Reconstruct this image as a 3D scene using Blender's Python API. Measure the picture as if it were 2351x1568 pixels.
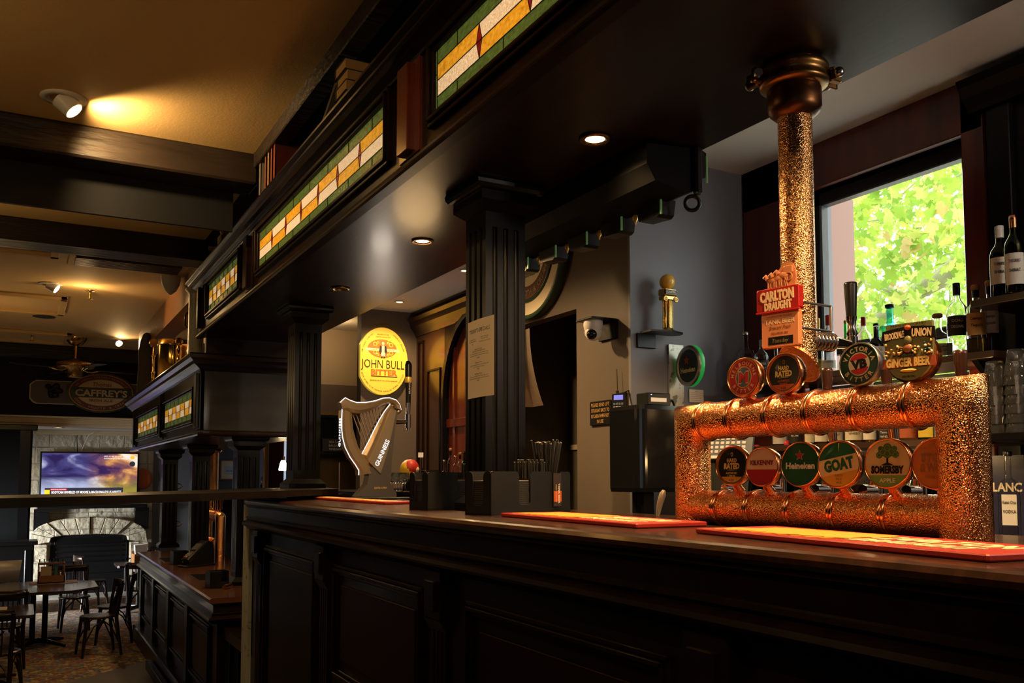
import bpy, math, random
from math import sin, cos, pi, radians as RD, atan2, sqrt, hypot
from mathutils import Matrix, Vector
for o in list(bpy.data.objects): bpy.data.objects.remove(o)
S = bpy.context.scene
C = S.collection
random.seed(7)
E = 1.25                                   # eye height above the upper bar floor
# ---------------- camera ----------------
FPX, YAW, PIT, ROL, CY = 2039.26, 0.5029226, 0.0666762, -0.0010, 958.69
cam_d = bpy.data.cameras.new('camera'); cam = bpy.data.objects.new('camera', cam_d); C.objects.link(cam)
cam.location = (0, 0, E)
cam_d.sensor_width = 36; cam_d.lens = 36*FPX/2351
cam_d.shift_y = (CY-784)/2351; cam_d.clip_start = 0.05; cam_d.clip_end = 200
_f = Vector((sin(YAW)*cos(PIT), cos(YAW)*cos(PIT), sin(PIT)))
_r = Vector((cos(YAW), -sin(YAW), 0)); _u = _r.cross(_f)
_r2 = cos(ROL)*_r+sin(ROL)*_u; _u2 = -sin(ROL)*_r+cos(ROL)*_u
cam.matrix_world = Matrix.Translation((0,0,E)) @ Matrix((_r2, _u2, -_f)).transposed().to_4x4()
S.camera = cam
# ---------------- world and exposure ----------------
S.view_settings.view_transform = 'Standard'; S.view_settings.look = 'None'
S.view_settings.exposure = 0.0; S.view_settings.gamma = 1; S.view_settings.use_curve_mapping = False
W = bpy.data.worlds.new('sky'); S.world = W; W.use_nodes = True
W.node_tree.nodes['Background'].inputs[0].default_value = (0.93, 1.0, 0.90, 1)
W.node_tree.nodes['Background'].inputs[1].default_value = 4.2
def lamp(kind, name, loc, energy, color, aim=None, size=0.05, spot=None, blend=0.5, sx=None, sy=None):
    l = bpy.data.lights.new(name, kind); l.energy = energy; l.color = color
    if kind == 'SPOT': l.spot_size = RD(spot); l.spot_blend = blend; l.shadow_soft_size = size
    elif kind == 'POINT': l.shadow_soft_size = size
    elif kind == 'SUN': l.angle = size
    elif kind == 'AREA':
        l.shape = 'RECTANGLE'; l.size = sx; l.size_y = sy
    o = bpy.data.objects.new(name, l); C.objects.link(o); o.location = loc
    if aim is not None: o.rotation_euler = (Vector(aim)-Vector(loc)).to_track_quat('-Z', 'Y').to_euler()
    return o
WARM = (1.0, 0.62, 0.27); WARM2 = (1.0, 0.63, 0.26)
lamp('SUN', 'sun', (9, 3, 12), 3.6, (1, .95, .8), (7.5, 6, 0), size=0.02)
# daylight entering by the lounge windows on the left, and by the street windows behind the camera
lamp('AREA', 'lounge_window_daylight', (-4.3, 15.9, 0.3), 215, (0.93, 0.95, 0.95), (1.6, 17.0, -0.6), sx=1.6, sy=1.4).data.spread = RD(58)
lamp('AREA', 'front_window_daylight', (-3.0, -3.3, 1.6), 3, (0.62, 0.85, 1.0), (1.4, 3, 1.2), sx=1.6, sy=1.4)
lamp('POINT', 'kitchen_fill', (2.9, 9.3, 2.8), 6, WARM2, size=.1)  # unseen fill added to warm the beige wall panel
lamp('SPOT', 'customer_side_beam', (.1, 1.9, 3.40), 150, WARM2, (1.75, 3.5, 1.95), size=.04, spot=60, blend=.7)
lamp('POINT', 'bar_ceiling_fill', (2.95, .1, 2.40), 40, (1, .84, .68), size=.12)  # fill added out of view to lift the white ceiling strip and wall
lamp('POINT', 'brown_wall_fill', (1.98, 4.75, 2.25), 4, WARM, size=.14)  # fill added to brighten the brown wall and round sign; no fitting here
lamp('POINT', 'far_end_fill', (2.75, 7.4, 1.75), 7, (1, .86, .7), size=.1)  # fill added to brighten the far end of the white ceiling
lamp('POINT', 'shelf_glow', (3.08, 2.25, 1.34), 1.6, WARM2, size=.03)
lamp('POINT', 'shelf_glow', (3.12, 2.55, 1.34), .8, WARM2, size=.10)
lamp('POINT', 'shelf_glow', (3.36, 2.16, 1.67), 2.6, WARM2, size=.03)
lamp('POINT', 'shelf_glow', (3.40, 2.75, 1.66), 2.0, WARM2, size=.03)
lamp('SPOT', 'customer_side_beam', (-.6, -.3, 3.40), 130, (1, .70, .38), (1.93, 1.8, 1.22), size=.04, spot=34, blend=.7)
lamp('SPOT', 'customer_side_beam', (-.2, -.6, 3.40), 60, WARM2, (1.4, 3.2, 2.75), size=.04, spot=60, blend=.7)
# downlights (the fittings are built with the ceiling): x, y, z, power, cone
for n, (x, y, z, p, a) in enumerate([(1.89, 2.77, 2.535, 170, 140), (1.89, 4.457, 2.535, 150, 165), (1.89, 1.08, 2.535, 150, 138),
                                     (3.14, 6.509, 2.93, 120, 150), (3.15, 7.995, 2.93, 70, 150), (1.89, -0.6, 2.535, 60, 130)]):
    lamp('SPOT', 'downlight_beam', (x, y, z-.012), p, WARM, (x, y, 0), size=.035, spot=a, blend=.8)

# ---------------- camera geometry helpers: a photo pixel onto a real plane ----------------
def ray(x, y):
    return _r2*((x-1175.5)/FPX) + _u2*(-(y-CY)/FPX) + _f
def at_x(px, py, X): v = ray(px, py); k = X/v.x; return Vector((v.x*k, v.y*k, v.z*k+E))
def at_y(px, py, Y): v = ray(px, py); k = Y/v.y; return Vector((v.x*k, v.y*k, v.z*k+E))
def at_z(px, py, Z): v = ray(px, py); k = (Z-E)/v.z; return Vector((v.x*k, v.y*k, Z))
def dep(p): return (Vector(p)-Vector((0,0,E))).dot(_f)

# ---------------- materials ----------------
MC = {}
def mat(name, col, rough=.5, metal=0, coat=0, emit=None, es=1, bump=None, trans=0, ior=1.45, var=None, alpha=1, spec=.5, sub=None):
    if name in MC: return MC[name]
    m = bpy.data.materials.new(name); m.use_nodes = True; nt = m.node_tree; b = nt.nodes['Principled BSDF']
    b.inputs['Base Color'].default_value = (*col, 1); b.inputs['Roughness'].default_value = rough
    b.inputs['Metallic'].default_value = metal; b.inputs['Coat Weight'].default_value = coat; b.inputs['Coat Roughness'].default_value = .12
    b.inputs['Specular IOR Level'].default_value = spec; b.inputs['IOR'].default_value = ior
    b.inputs['Transmission Weight'].default_value = trans; b.inputs['Alpha'].default_value = alpha
    if emit: b.inputs['Emission Color'].default_value = (*emit, 1); b.inputs['Emission Strength'].default_value = es
    tc = nt.nodes.new('ShaderNodeTexCoord')
    if var:                                 # (scale xyz, second colour, detail, lo, hi)
        sc, c2, det, lo, hi = var
        mp = nt.nodes.new('ShaderNodeMapping'); mp.inputs['Scale'].default_value = sc
        nz = nt.nodes.new('ShaderNodeTexNoise'); nz.inputs['Scale'].default_value = 1; nz.inputs['Detail'].default_value = det
        rp = nt.nodes.new('ShaderNodeValToRGB'); rp.color_ramp.elements[0].position = lo; rp.color_ramp.elements[1].position = hi
        rp.color_ramp.elements[0].color = (*col, 1); rp.color_ramp.elements[1].color = (*c2, 1)
        nt.links.new(tc.outputs['Object'], mp.inputs[0]); nt.links.new(mp.outputs[0], nz.inputs[0])
        nt.links.new(nz.outputs[0], rp.inputs[0]); nt.links.new(rp.outputs[0], b.inputs['Base Color'])
    if bump:                                # (kind, scale xyz, strength, distance)
        kd, sc, st, di = bump
        mp = nt.nodes.new('ShaderNodeMapping'); mp.inputs['Scale'].default_value = sc
        nt.links.new(tc.outputs['Object'], mp.inputs[0])
        if kd == 'v':
            t = nt.nodes.new('ShaderNodeTexVoronoi'); t.inputs['Scale'].default_value = 1; t.feature = 'SMOOTH_F1'; out = t.outputs['Distance']
        else:
            t = nt.nodes.new('ShaderNodeTexNoise'); t.inputs['Scale'].default_value = 1; t.inputs['Detail'].default_value = 4; out = t.outputs[0]
        nt.links.new(mp.outputs[0], t.inputs['Vector'])
        bp = nt.nodes.new('ShaderNodeBump'); bp.inputs['Strength'].default_value = st; bp.inputs['Distance'].default_value = di
        nt.links.new(out, bp.inputs['Height']); nt.links.new(bp.outputs[0], b.inputs['Normal'])
    MC[name] = m
    return m
WOOD = mat('dark mahogany', (.0065, .0028, .0018), .30, coat=.10, spec=.15, var=((2, 14, 14), (.013, .0045, .0025), 5, .35, .7), bump=('n', (8, 60, 60), .12, .002))
WOODR = mat('red mahogany', (.14, .020, .007), .28, coat=.4, var=((12, 12, 2), (.055, .009, .004), 5, .3, .7))
TOPW = mat('polished bar top', (.018, .0065, .0035), .24, coat=.3, var=((3, 20, 20), (.060, .020, .008), 5, .3, .7), bump=('n', (20, 9, 20), .25, .004))
BLKW = mat('black painted wood', (.0045, .0043, .005), .28, spec=.28, bump=('n', (40, 40, 4), .1, .002))
BEAM = mat('old dark beam', (.024, .014, .009), .5, var=((3, 12, 12), (.010, .0065, .005), 6, .3, .7), bump=('n', (3, 22, 22), .6, .02))
CREAM = mat('cream ceiling paint', (.70, .48, .21), .75, bump=('n', (70, 70, 70), .25, .004))
WHITE = mat('white ceiling paint', (.70, .67, .63), .7)
BLUEG = mat('blue grey wall paint', (.19, .19, .225), .45, var=((2, 2, 2), (.16, .16, .19), 3, .3, .7), bump=('n', (6, 6, 6), .15, .01))
BROWNW = mat('warm grey wall paint', (.105, .082, .064), .5, bump=('n', (5, 5, 5), .2, .01))
NAVY = mat('near black wall paint', (.0065, .0075, .010), .6, spec=.25)
COPPER = mat('sweating copper', (.98, .45, .18), .15, metal=1, bump=('v', (320, 320, 320), .8, .0027))
COPS = mat('smooth copper', (.95, .40, .18), .20, metal=1)
CHROME = mat('chrome', (.75, .72, .68), .13, metal=1)
BRASS = mat('brass', (.80, .52, .16), .22, metal=1)
GUN = mat('antique bronze', (.42, .33, .23), .33, metal=.6)
BLACK = mat('black plastic', (.006, .006, .0065), .33, spec=.35)
BLACKM = mat('black matt plastic', (.010, .009, .0085), .5, spec=.35, bump=('n', (300, 300, 300), .2, .001))
RUBR = mat('red rubber', (.38, .020, .011), .5)
YEL = mat('yellow print', (.78, .42, .05), .5)
CRM = mat('cream print', (.92, .74, .38), .5)
INK = mat('dark ink', (.02, .015, .012), .5)
WHT = mat('white plastic', (.75, .73, .70), .4)
PAPER = mat('paper', (.86, .72, .58), .7)
GLASS = mat('clear glass', (1, 1, 1), .03, trans=.975, ior=1.4)
STEEL = mat('brushed steel', (.45, .44, .42), .32, metal=1)
GOLD = mat('gold print', (.85, .55, .12), .35, metal=.4)
GREY = mat('grey', (.30, .30, .30), .5)
LAMPM = mat('lamp glow', (1, .8, .5), .5, emit=(1.0, .72, .34), es=14)
def flat(c, r=.45): return mat('paint %.3f %.3f %.3f' % c, c, r)

# ---------------- mesh builder ----------------
class MB:
    def __init__(s): s.v = []; s.f = []; s.mi = []; s.mats = []; s.sm = []; s.M = Matrix.Identity(4)
    def m(s, mt):
        if mt not in s.mats: s.mats.append(mt)
        return s.mats.index(mt)
    def add(s, vs, fs, mt, smooth=False):
        n = len(s.v); i = s.m(mt)
        s.v += [tuple(s.M @ Vector(p)) for p in vs]
        for f in fs: s.f.append([a+n for a in f]); s.mi.append(i); s.sm.append(smooth)
        return s
    def box(s, a, b, mt, bev=0):
        x0, y0, z0 = [min(a[i], b[i]) for i in range(3)]; x1, y1, z1 = [max(a[i], b[i]) for i in range(3)]
        if not bev:
            return s.add([(x0,y0,z0),(x1,y0,z0),(x1,y1,z0),(x0,y1,z0),(x0,y0,z1),(x1,y0,z1),(x1,y1,z1),(x0,y1,z1)],
                         [(3,2,1,0),(4,5,6,7),(0,1,5,4),(1,2,6,5),(2,3,7,6),(3,0,4,7)], mt)
        e = bev; P = lambda X0, Y0, X1, Y1: [(X0+e,Y0),(X1-e,Y0),(X1,Y0+e),(X1,Y1-e),(X1-e,Y1),(X0+e,Y1),(X0,Y1-e),(X0,Y0+e)]
        L = [(P(x0+e*.6,y0+e*.6,x1-e*.6,y1-e*.6), z0), (P(x0,y0,x1,y1), z0+e*.7), (P(x0,y0,x1,y1), z1-e*.7), (P(x0+e*.6,y0+e*.6,x1-e*.6,y1-e*.6), z1)]
        return s.loft([[(p[0],p[1],z) for p in pl] for pl, z in L], mt)
    def loft(s, rings, mt, caps=True, smooth=False, closed=True):
        n = len(rings[0]); vs = [p for r in rings for p in r]; fs = []
        for k in range(len(rings)-1):
            for i in range(n if closed else n-1):
                j = (i+1) % n; fs.append((k*n+i, k*n+j, (k+1)*n+j, (k+1)*n+i))
        s.add(vs, fs, mt, smooth)
        if caps and closed:
            s.add(rings[0], [tuple(range(n))[::-1]], mt); s.add(rings[-1], [tuple(range(n))], mt)
        return s
    def prism(s, pts, ax, a, b, mt, smooth=False):      # 2-d outline pushed along an axis
        def P(u, v, t): return {'x': (t,u,v), 'y': (u,t,v), 'z': (u,v,t)}[ax]
        return s.loft([[P(u,v,a) for u, v in pts], [P(u,v,b) for u, v in pts]], mt, smooth=smooth)
    def cyl(s, p, q, r, mt, r2=None, n=20, caps=True, smooth=True):
        p, q = Vector(p), Vector(q); d = (q-p).normalized(); r2 = r if r2 is None else r2
        a = d.orthogonal().normalized(); b = d.cross(a)
        R = [[tuple(c + (a*cos(2*pi*i/n)+b*sin(2*pi*i/n))*rr) for i in range(n)] for c, rr in ((p, r), (q, r2))]
        return s.loft(R, mt, caps, smooth)
    def lathe(s, prof, mt, o=(0,0,0), n=24, sx=1, sy=1, caps=True, smooth=True):   # prof (r,z)
        R = [[(o[0]+r*cos(2*pi*i/n)*sx, o[1]+r*sin(2*pi*i/n)*sy, o[2]+z) for i in range(n)] for r, z in prof]
        return s.loft(R, mt, caps, smooth)
    def tube(s, pts, r, mt, n=8, caps=True, rs=None, sc=(1,1)):
        pts = [Vector(p) for p in pts]; R = []; a = None
        for i, p in enumerate(pts):
            d = (pts[min(i+1, len(pts)-1)]-pts[max(i-1, 0)]).normalized()
            a = d.orthogonal().normalized() if a is None else (a-d*a.dot(d)).normalized()
            b = d.cross(a); rr = rs[i] if rs else r
            R.append([tuple(p+(a*cos(2*pi*k/n)*sc[0]+b*sin(2*pi*k/n)*sc[1])*rr) for k in range(n)])
        return s.loft(R, mt, caps, True)
    def torus(s, c, ax, R, r, mt, n=32, k=8):
        c = Vector(c); ax = Vector(ax).normalized(); a = ax.orthogonal().normalized(); b = ax.cross(a)
        vs = []; fs = []
        for i in range(n):
            d = a*cos(2*pi*i/n)+b*sin(2*pi*i/n)
            for j in range(k): vs.append(tuple(c+d*(R+r*cos(2*pi*j/k))+ax*r*sin(2*pi*j/k)))
        for i in range(n):
            for j in range(k): fs.append((i*k+j, ((i+1)%n)*k+j, ((i+1)%n)*k+(j+1)%k, i*k+(j+1)%k))
        return s.add(vs, fs, mt, True)
    def ell(s, c, rx, ry, rz, mt, n=20, k=12):
        pr = [(max(sin(pi*j/k), .001), -cos(pi*j/k)) for j in range(k+1)]
        R = [[(c[0]+rx*r*cos(2*pi*i/n), c[1]+ry*r*sin(2*pi*i/n), c[2]+rz*z) for i in range(n)] for r, z in pr]
        return s.loft(R, mt, True, True)
    def disc(s, rx, ry, z, mt, c=(0,0), n=40, poly=None):
        pts = poly or [(c[0]+rx*cos(2*pi*i/n), c[1]+ry*sin(2*pi*i/n)) for i in range(n)]
        return s.add([(x, y, z) for x, y in pts], [tuple(range(len(pts)))], mt)
    def text(s, st, x, y, z, w, h, mt, ext=.0006, bold=0, rot=0, shear=0):   # centred in its local XY plane
        vs, fs, x0, x1, y0, y1 = glyphs(st, bold)
        if not vs: return s
        k = h/.73; kx = (w/(x1-x0)) if w else k; cx = (x0+x1)/2; cr, sr = cos(rot), sin(rot); out = []
        for a, b, c in vs:
            u = (a-cx)*kx+shear*(b*k); v = (b-.36)*k
            out.append((x+u*cr-v*sr, y+u*sr+v*cr, z+(ext if c > 0 else 0)))
        return s.add(out, fs, mt)
    def arc(s, st, cx, cy, z, rx, ry, a0, a1, h, mt, flip=False, bold=.01):  # letters along an arc, angles in degrees
        n = len(st)
        for i, ch in enumerate(st):
            if ch == ' ': continue
            a = RD(a0+(a1-a0)*(i/(n-1) if n > 1 else .5))
            nx, ny = cos(a)/rx, sin(a)/ry; t = atan2(ny, nx)
            s.text(ch, cx+rx*cos(a), cy+ry*sin(a), z, None, h, mt, bold=bold, rot=t-pi/2 if not flip else t+pi/2)
        return s
    def build(s, name, parent=None, label=None, kind=None):
        me = bpy.data.meshes.new(name); me.from_pydata(s.v, [], s.f)
        for m_ in s.mats: me.materials.append(m_)
        me.polygons.foreach_set('material_index', s.mi); me.polygons.foreach_set('use_smooth', s.sm)
        me.update(); o = bpy.data.objects.new(name, me); C.objects.link(o)
        if parent: o.parent = parent
        if label: o['label'] = label
        if kind: o['kind'] = kind
        return o
_G = {}
def glyphs(st, bold=0):
    if (st, bold) in _G: return _G[(st, bold)]
    cu = bpy.data.curves.new('t', 'FONT'); cu.body = st; cu.size = 1; cu.resolution_u = 2; cu.offset = bold; cu.extrude = .05
    ob = bpy.data.objects.new('t', cu); C.objects.link(ob)
    me = bpy.data.meshes.new_from_object(ob.evaluated_get(bpy.context.evaluated_depsgraph_get()))
    vs = [tuple(v.co) for v in me.vertices]; fs = [tuple(p.vertices) for p in me.polygons]
    bpy.data.objects.remove(ob); bpy.data.curves.remove(cu); bpy.data.meshes.remove(me)
    xs = [v[0] for v in vs] or [0, 1]; ys = [v[1] for v in vs] or [0, 1]
    _G[(st, bold)] = (vs, fs, min(xs), max(xs), min(ys), max(ys))
    return _G[(st, bold)]
def empty(name, loc=(0,0,0), rz=0, label=None, cat=None, group=None, M=None):
    o = bpy.data.objects.new(name, None); C.objects.link(o); o.empty_display_size = .05
    if M is not None: o.matrix_world = M
    else: o.location = loc; o.rotation_euler = (0, 0, rz)
    return tag(o, label, cat, group)
def tag(o, label=None, cat=None, group=None, kind=None):
    if label: o['label'] = label
    if cat: o['category'] = cat
    if group: o['group'] = group
    if kind: o['kind'] = kind
    return o
def copy_tree(o, label=None, parent=None):
    c = o.copy(); C.objects.link(c); c.parent = parent
    if parent is not None: c.matrix_parent_inverse = o.matrix_parent_inverse.copy()
    if label: c['label'] = label
    for ch in [k for k in bpy.data.objects if k.parent is o]: copy_tree(ch, None, c)
    return c
def facing(loc, n, up=(0,0,1)):            # frame with x right, y up, z along the outward normal n
    n = Vector(n).normalized(); x = Vector(up).cross(n).normalized(); y = n.cross(x)
    return Matrix.Translation(loc) @ Matrix((x, y, n)).transposed().to_4x4()
def struct(name, mb): return tag(mb.build(name), kind='structure')
# ================= SETTING =================
LF = -0.9                                  # lounge floor level
SOF, FX, BX = 2.55, 1.40, 2.335            # canopy soffit height, front and back
BC, LC = 2.95, 3.45                        # bar ceiling, lounge ceiling
CARPET = bpy.data.materials.new('patterned carpet'); CARPET.use_nodes = True
def _carpet():
    nt = CARPET.node_tree; b = nt.nodes['Principled BSDF']; b.inputs['Roughness'].default_value = .95
    tc = nt.nodes.new('ShaderNodeTexCoord'); cols = [(.13,.08,.035),(.20,.05,.025),(.32,.22,.08),(.09,.10,.14),(.20,.15,.07),(.05,.05,.085)]
    vo = nt.nodes.new('ShaderNodeTexVoronoi'); vo.inputs['Scale'].default_value = 22; vo.distance = 'MANHATTAN'
    nt.links.new(tc.outputs['Object'], vo.inputs['Vector'])
    sp = nt.nodes.new('ShaderNodeSeparateColor'); nt.links.new(vo.outputs['Color'], sp.inputs[0])
    rp = nt.nodes.new('ShaderNodeValToRGB'); rp.color_ramp.interpolation = 'CONSTANT'
    for i, c in enumerate(cols):
        if i == 1: rp.color_ramp.elements[1].position = 1/6
        e = rp.color_ramp.elements[i] if i < 2 else rp.color_ramp.elements.new(i/6)
        e.color = (*c, 1)
    nt.links.new(sp.outputs[0], rp.inputs[0]); nt.links.new(rp.outputs[0], b.inputs['Base Color'])
_carpet()
struct('floor', MB().box((-5.1, -3.7, -.08), (3.75, 4.0, 0), WOOD).box((1.5, 4.0, -.08), (3.75, 10.0, 0), WOOD).box((-5.1, 3.95, LF), (1.5, 4.0, -.08), WOOD))
m = MB().prism([(-5, 3.0), (1.45, 3.0), (1.45, 11.45), (-.4, 9.8), (-5, 7)], 'z', LF-.1, LF, mat('dark floorboards', (.045, .034, .028), .5))
struct('floor', m)
struct('floor', MB().box((-5, 4.0, LF-.12), (9, 19, LF-.004), CARPET).box((-.4, 17.75, LF-.004), (2.3, 18.3, LF+.03), flat((.42, .42, .38))))
struct('ceiling', MB().box((-5, -3.6, LC), (1.42, 8.7, LC+.1), CREAM).box((-5, 8.7, LC), (2.6, 16.9, LC+.1), CREAM))
struct('ceiling', MB().box((BX, -3.6, BC), (3.75, 10.1, BC+.1), WHITE).box((1.42, -3.6, 3.46), (3.9, 10.1, 3.5), NAVY))
struct('ceiling', MB().box((-5, 16.9, 2.12), (9, 18.6, 2.35), WHITE).box((2.46, 10.1, 2.4), (9, 16.9, 2.5), WHITE).box((3.9, 8.6, 2.4), (9, 10.1, 2.5), WHITE).box((3.75, 8.6, LF), (9, 8.7, 2.5), NAVY))
# window wall of the bar, with its opening
y0, y1, z0, z1 = 2.345, 3.27, 1.66, 2.74
m = MB().box((3.6, -3.6, 0), (3.75, y0, BC), BLUEG).box((3.6, y1, 0), (3.75, 3.7, BC), BLUEG)
m.box((3.6, y0, 0), (3.75, y1, z0), BLUEG).box((3.6, y0, z1), (3.75, y1, BC), BLUEG).box((3.6, 3.7, 0), (3.75, 9.6, BC), NAVY)
struct('wall_right', m)
DGR = mat('dark grey frame paint', (.040, .044, .046), .35)
w = tag(empty('window_1', (0, 0, 0)), kind='structure')
m = MB()
for a, b in (((3.62, y0, z0), (3.68, y0+.05, z1)), ((3.62, y1-.045, z0), (3.68, y1, z1)), ((3.62, y0, z1-.075), (3.68, y1, z1)), ((3.62, y0, z0), (3.68, y1, z0+.05)), ((3.62, y0, 1.87), (3.67, y1, 1.925))):
    m.box(a, b, DGR, .008)
m.build('window_frame', w)
MB().box((3.645, y0+.03, z0+.03), (3.650, y1-.03, z1-.05), mat('window glass', (1,1,1), 0, trans=1, ior=1.02, spec=.3)).build('window_pane', w)
m = MB()                                   # red mahogany architrave in steps
for dy, x in ((0.0, 3.50), (.055, 3.53), (.12, 3.575)):
    m.box((x, y1-.02+.0, 1.2), (3.6, y1+.40-dy*2.4, BC-.001-dy*.6), WOODR, .006)
    m.box((x, y0-.10+dy*.4, z1-.02), (3.6, y1+.40-dy*2.4, BC-.001-dy*.8), WOODR, .006)
    m.box((x, y0-.105+dy*.4, 1.2), (3.6, y0+.004, BC-.001-dy*.6), WOODR, .006)
m.build('architrave', w)
# pier box: blue face towards the camera, brown face with a recess towards the customers
m = MB().box((2.722, 3.68, 0), (3.6, 3.70, BC), BLUEG)
m.box((2.722, 3.70, 0), (2.80, 4.19, BC), BROWNW).box((2.722, 4.19, 2.20), (2.80, 4.95, BC), BROWNW).box((2.722, 4.95, 0), (2.80, 5.4, BC), BROWNW)
m.box((3.40, 4.1, 0), (3.45, 5.4, BC), mat('olive wall', (.11, .095, .07), .6)).box((2.80, 4.15, 0), (3.4, 4.19, 2.25), BROWNW).box((2.80, 5.36, 0), (3.6, 5.4, BC), BROWNW)
m.box((3.385, 4.2, 1.44), (3.40, 5.3, 1.475), flat((.55, .48, .36)))
struct('wall_pier', m)
# wall that closes the bar at its far end
m = MB().box((2.945, 8.5, 0), (3.6, 8.62, BC), mat('grey brown paint', (.14, .105, .085), .6))
struct('wall_back', m)
OLV = mat('mustard wall', (.22, .13, .035), .7)
m = MB().box((2.62, 9.9, 2.31), (3.9, 10.0, 3.2), mat('warm beige plaster', (.50, .40, .30), .7)).box((2.62, 9.9, 1.99), (3.9, 9.98, 2.31), mat('brown band', (.16, .12, .10), .6))
m.box((2.62, 9.86, 1.9), (3.9, 9.9, 1.96), flat((.4, .37, .33))).box((2.62, 9.9, 0), (3.9, 10, 1.99), OLV)
struct('wall_kitchen', m)
struct('wall_upper', MB().box((2.46, 8.7, 2.37), (2.5, 16.9, LC), mat('dark upper wall', (.04,.025,.018), .6)).box((3.6, 9.6, 0), (3.9, 10.1, 3.5), NAVY))
struct('wall_left', MB().box((-5.1, -3.6, LF), (-5.0, 18.6, LC), NAVY))
struct('wall_far_left', MB().box((-5.1, 18.4, LF), (-.9, 18.6, 2.45), NAVY).box((3.75, -3.75, 2.9), (3.9, 10.1, 3.52), NAVY).box((-5.1, 16.85, 2.3), (9, 16.9, 3.55), NAVY))
struct('wall_rear', MB().box((-5.1, -3.75, -.1), (3.9, -3.6, 3.55), NAVY))
# bulkhead under the first beam, and the end wall of the lounge carrying the pub sign
struct('wall_bulkhead', MB().box((-5, 6.3, 2.965), (1.235, 6.33, LC), mat('slate bulkhead paint', (.0065, .0075, .010), .65, spec=.2)))
CRT = mat('cream trim', (.60, .48, .30), .6)
m = MB().box((-5, 16.8, 2.27), (9, 16.9, LC), NAVY).box((-5, 16.74, 2.25), (9, 16.92, 2.28), CRT, .01).box((-5, 16.80, 2.16), (9, 16.92, 2.25), CRT, .01).box((-5, 16.84, 2.11), (9, 16.95, 2.16), CRT, .01)
struct('wall_lounge', m)
struct('wall_far_right', MB().box((2.2, 18.28, LF), (9, 18.4, 2.32), mat('slate far wall', (.10, .105, .12), .6)).box((8.9, 8, LF), (9, 18.4, 2.5), BLUEG))
m = MB().box((-1.5, 16.7, LF), (.13, 17.0, 2.12), mat('black column paint', (.0025,.003,.0035), .6, spec=.2), .01).box((-1.5, 16.66, 2.02), (.20, 17.0, 2.12), BLKW, .02).box((-.05, 16.68, LF), (.10, 16.7, 2.1), BLKW)
struct('wall_column', m)
# stone fireplace wall
STONE = bpy.data.materials.new('cream painted stone'); STONE.use_nodes = True
def _stone():
    nt = STONE.node_tree; b = nt.nodes['Principled BSDF']; b.inputs['Roughness'].default_value = .55
    tc = nt.nodes.new('ShaderNodeTexCoord'); mp = nt.nodes.new('ShaderNodeMapping'); mp.inputs['Rotation'].default_value = (pi/2, 0, 0)
    nt.links.new(tc.outputs['Object'], mp.inputs[0])
    br = nt.nodes.new('ShaderNodeTexBrick'); br.inputs['Scale'].default_value = 1; br.inputs['Brick Width'].default_value = .42; br.inputs['Row Height'].default_value = .30
    br.inputs['Mortar Size'].default_value = .012; br.inputs['Mortar Smooth'].default_value = .6; br.offset = .37; br.squash = .75; br.squash_frequency = 3
    br.inputs['Color1'].default_value = (.55, .50, .38, 1); br.inputs['Color2'].default_value = (.49, .44, .33, 1); br.inputs['Mortar'].default_value = (.44, .40, .31, 1)
    nt.links.new(mp.outputs[0], br.inputs['Vector']); nt.links.new(br.outputs['Color'], b.inputs['Base Color'])
    nz = nt.nodes.new('ShaderNodeTexNoise'); nz.inputs['Scale'].default_value = 7; nz.inputs['Detail'].default_value = 6; nt.links.new(tc.outputs['Object'], nz.inputs[0])
    ma = nt.nodes.new('ShaderNodeMath'); ma.operation = 'SUBTRACT'; nt.links.new(nz.outputs[0], ma.inputs[0]); nt.links.new(br.outputs['Fac'], ma.inputs[1])
    bp = nt.nodes.new('ShaderNodeBump'); bp.inputs['Strength'].default_value = .8; bp.inputs['Distance'].default_value = .06
    nt.links.new(ma.outputs[0], bp.inputs['Height']); nt.links.new(bp.outputs[0], b.inputs['Normal'])
_stone()
m = MB().box((-1, 18.3, LF), (.50, 18.5, 2.32), STONE).box((1.80, 18.3, LF), (2.2, 18.5, 2.32), STONE).box((.5, 18.3, .22), (1.8, 18.5, 2.32), STONE).box((.5, 18.46, LF), (1.8, 18.6, .22), BLACK)
struct('wall_fireplace', m)
struct('trim_1', MB().box((-1, 18.22, 2.03), (2.2, 18.3, 2.12), CRT, .01))
# fireplace surround
fp = empty('fireplace', (1.12, 18.23, LF), label='cream stone arched fireplace surround with black insert under the television', cat='fireplace')
m = MB(); m.M = Matrix.Translation((0, -.06, 0))
N = 12; outer = []; inner = []
for i in range(N+1):
    a = pi-pi*i/N; outer.append((1.0*cos(a), .93+.50*max(sin(a), 0)**.6)); inner.append((.64*cos(a), .98+.12*max(sin(a), 0)**.3))
for i in range(N):
    if True:
        q = [outer[i], outer[i+1], inner[i+1], inner[i]]; c = Vector((sum(p[0] for p in q)/4, sum(p[1] for p in q)/4))
        q = [(c.x+(p[0]-c.x)*.97, c.y+(p[1]-c.y)*.97) for p in q]; d = .012*(i % 3)
        m.loft([[(x, .06, z) for x, z in q], [(x, -.02-d, z) for x, z in q], [(c.x+(x-c.x)*.9, -.05-d, c.y+(z-c.y)*.9) for x, z in q]], STONE)
for sx in (-1, 1):
    for k in range(3): m.box((sx*.68, -.03-.01*k, .32*k), (sx*1.02, .06, .32*k+.30), STONE, .02)
m.build('stone_surround', fp)
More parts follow.
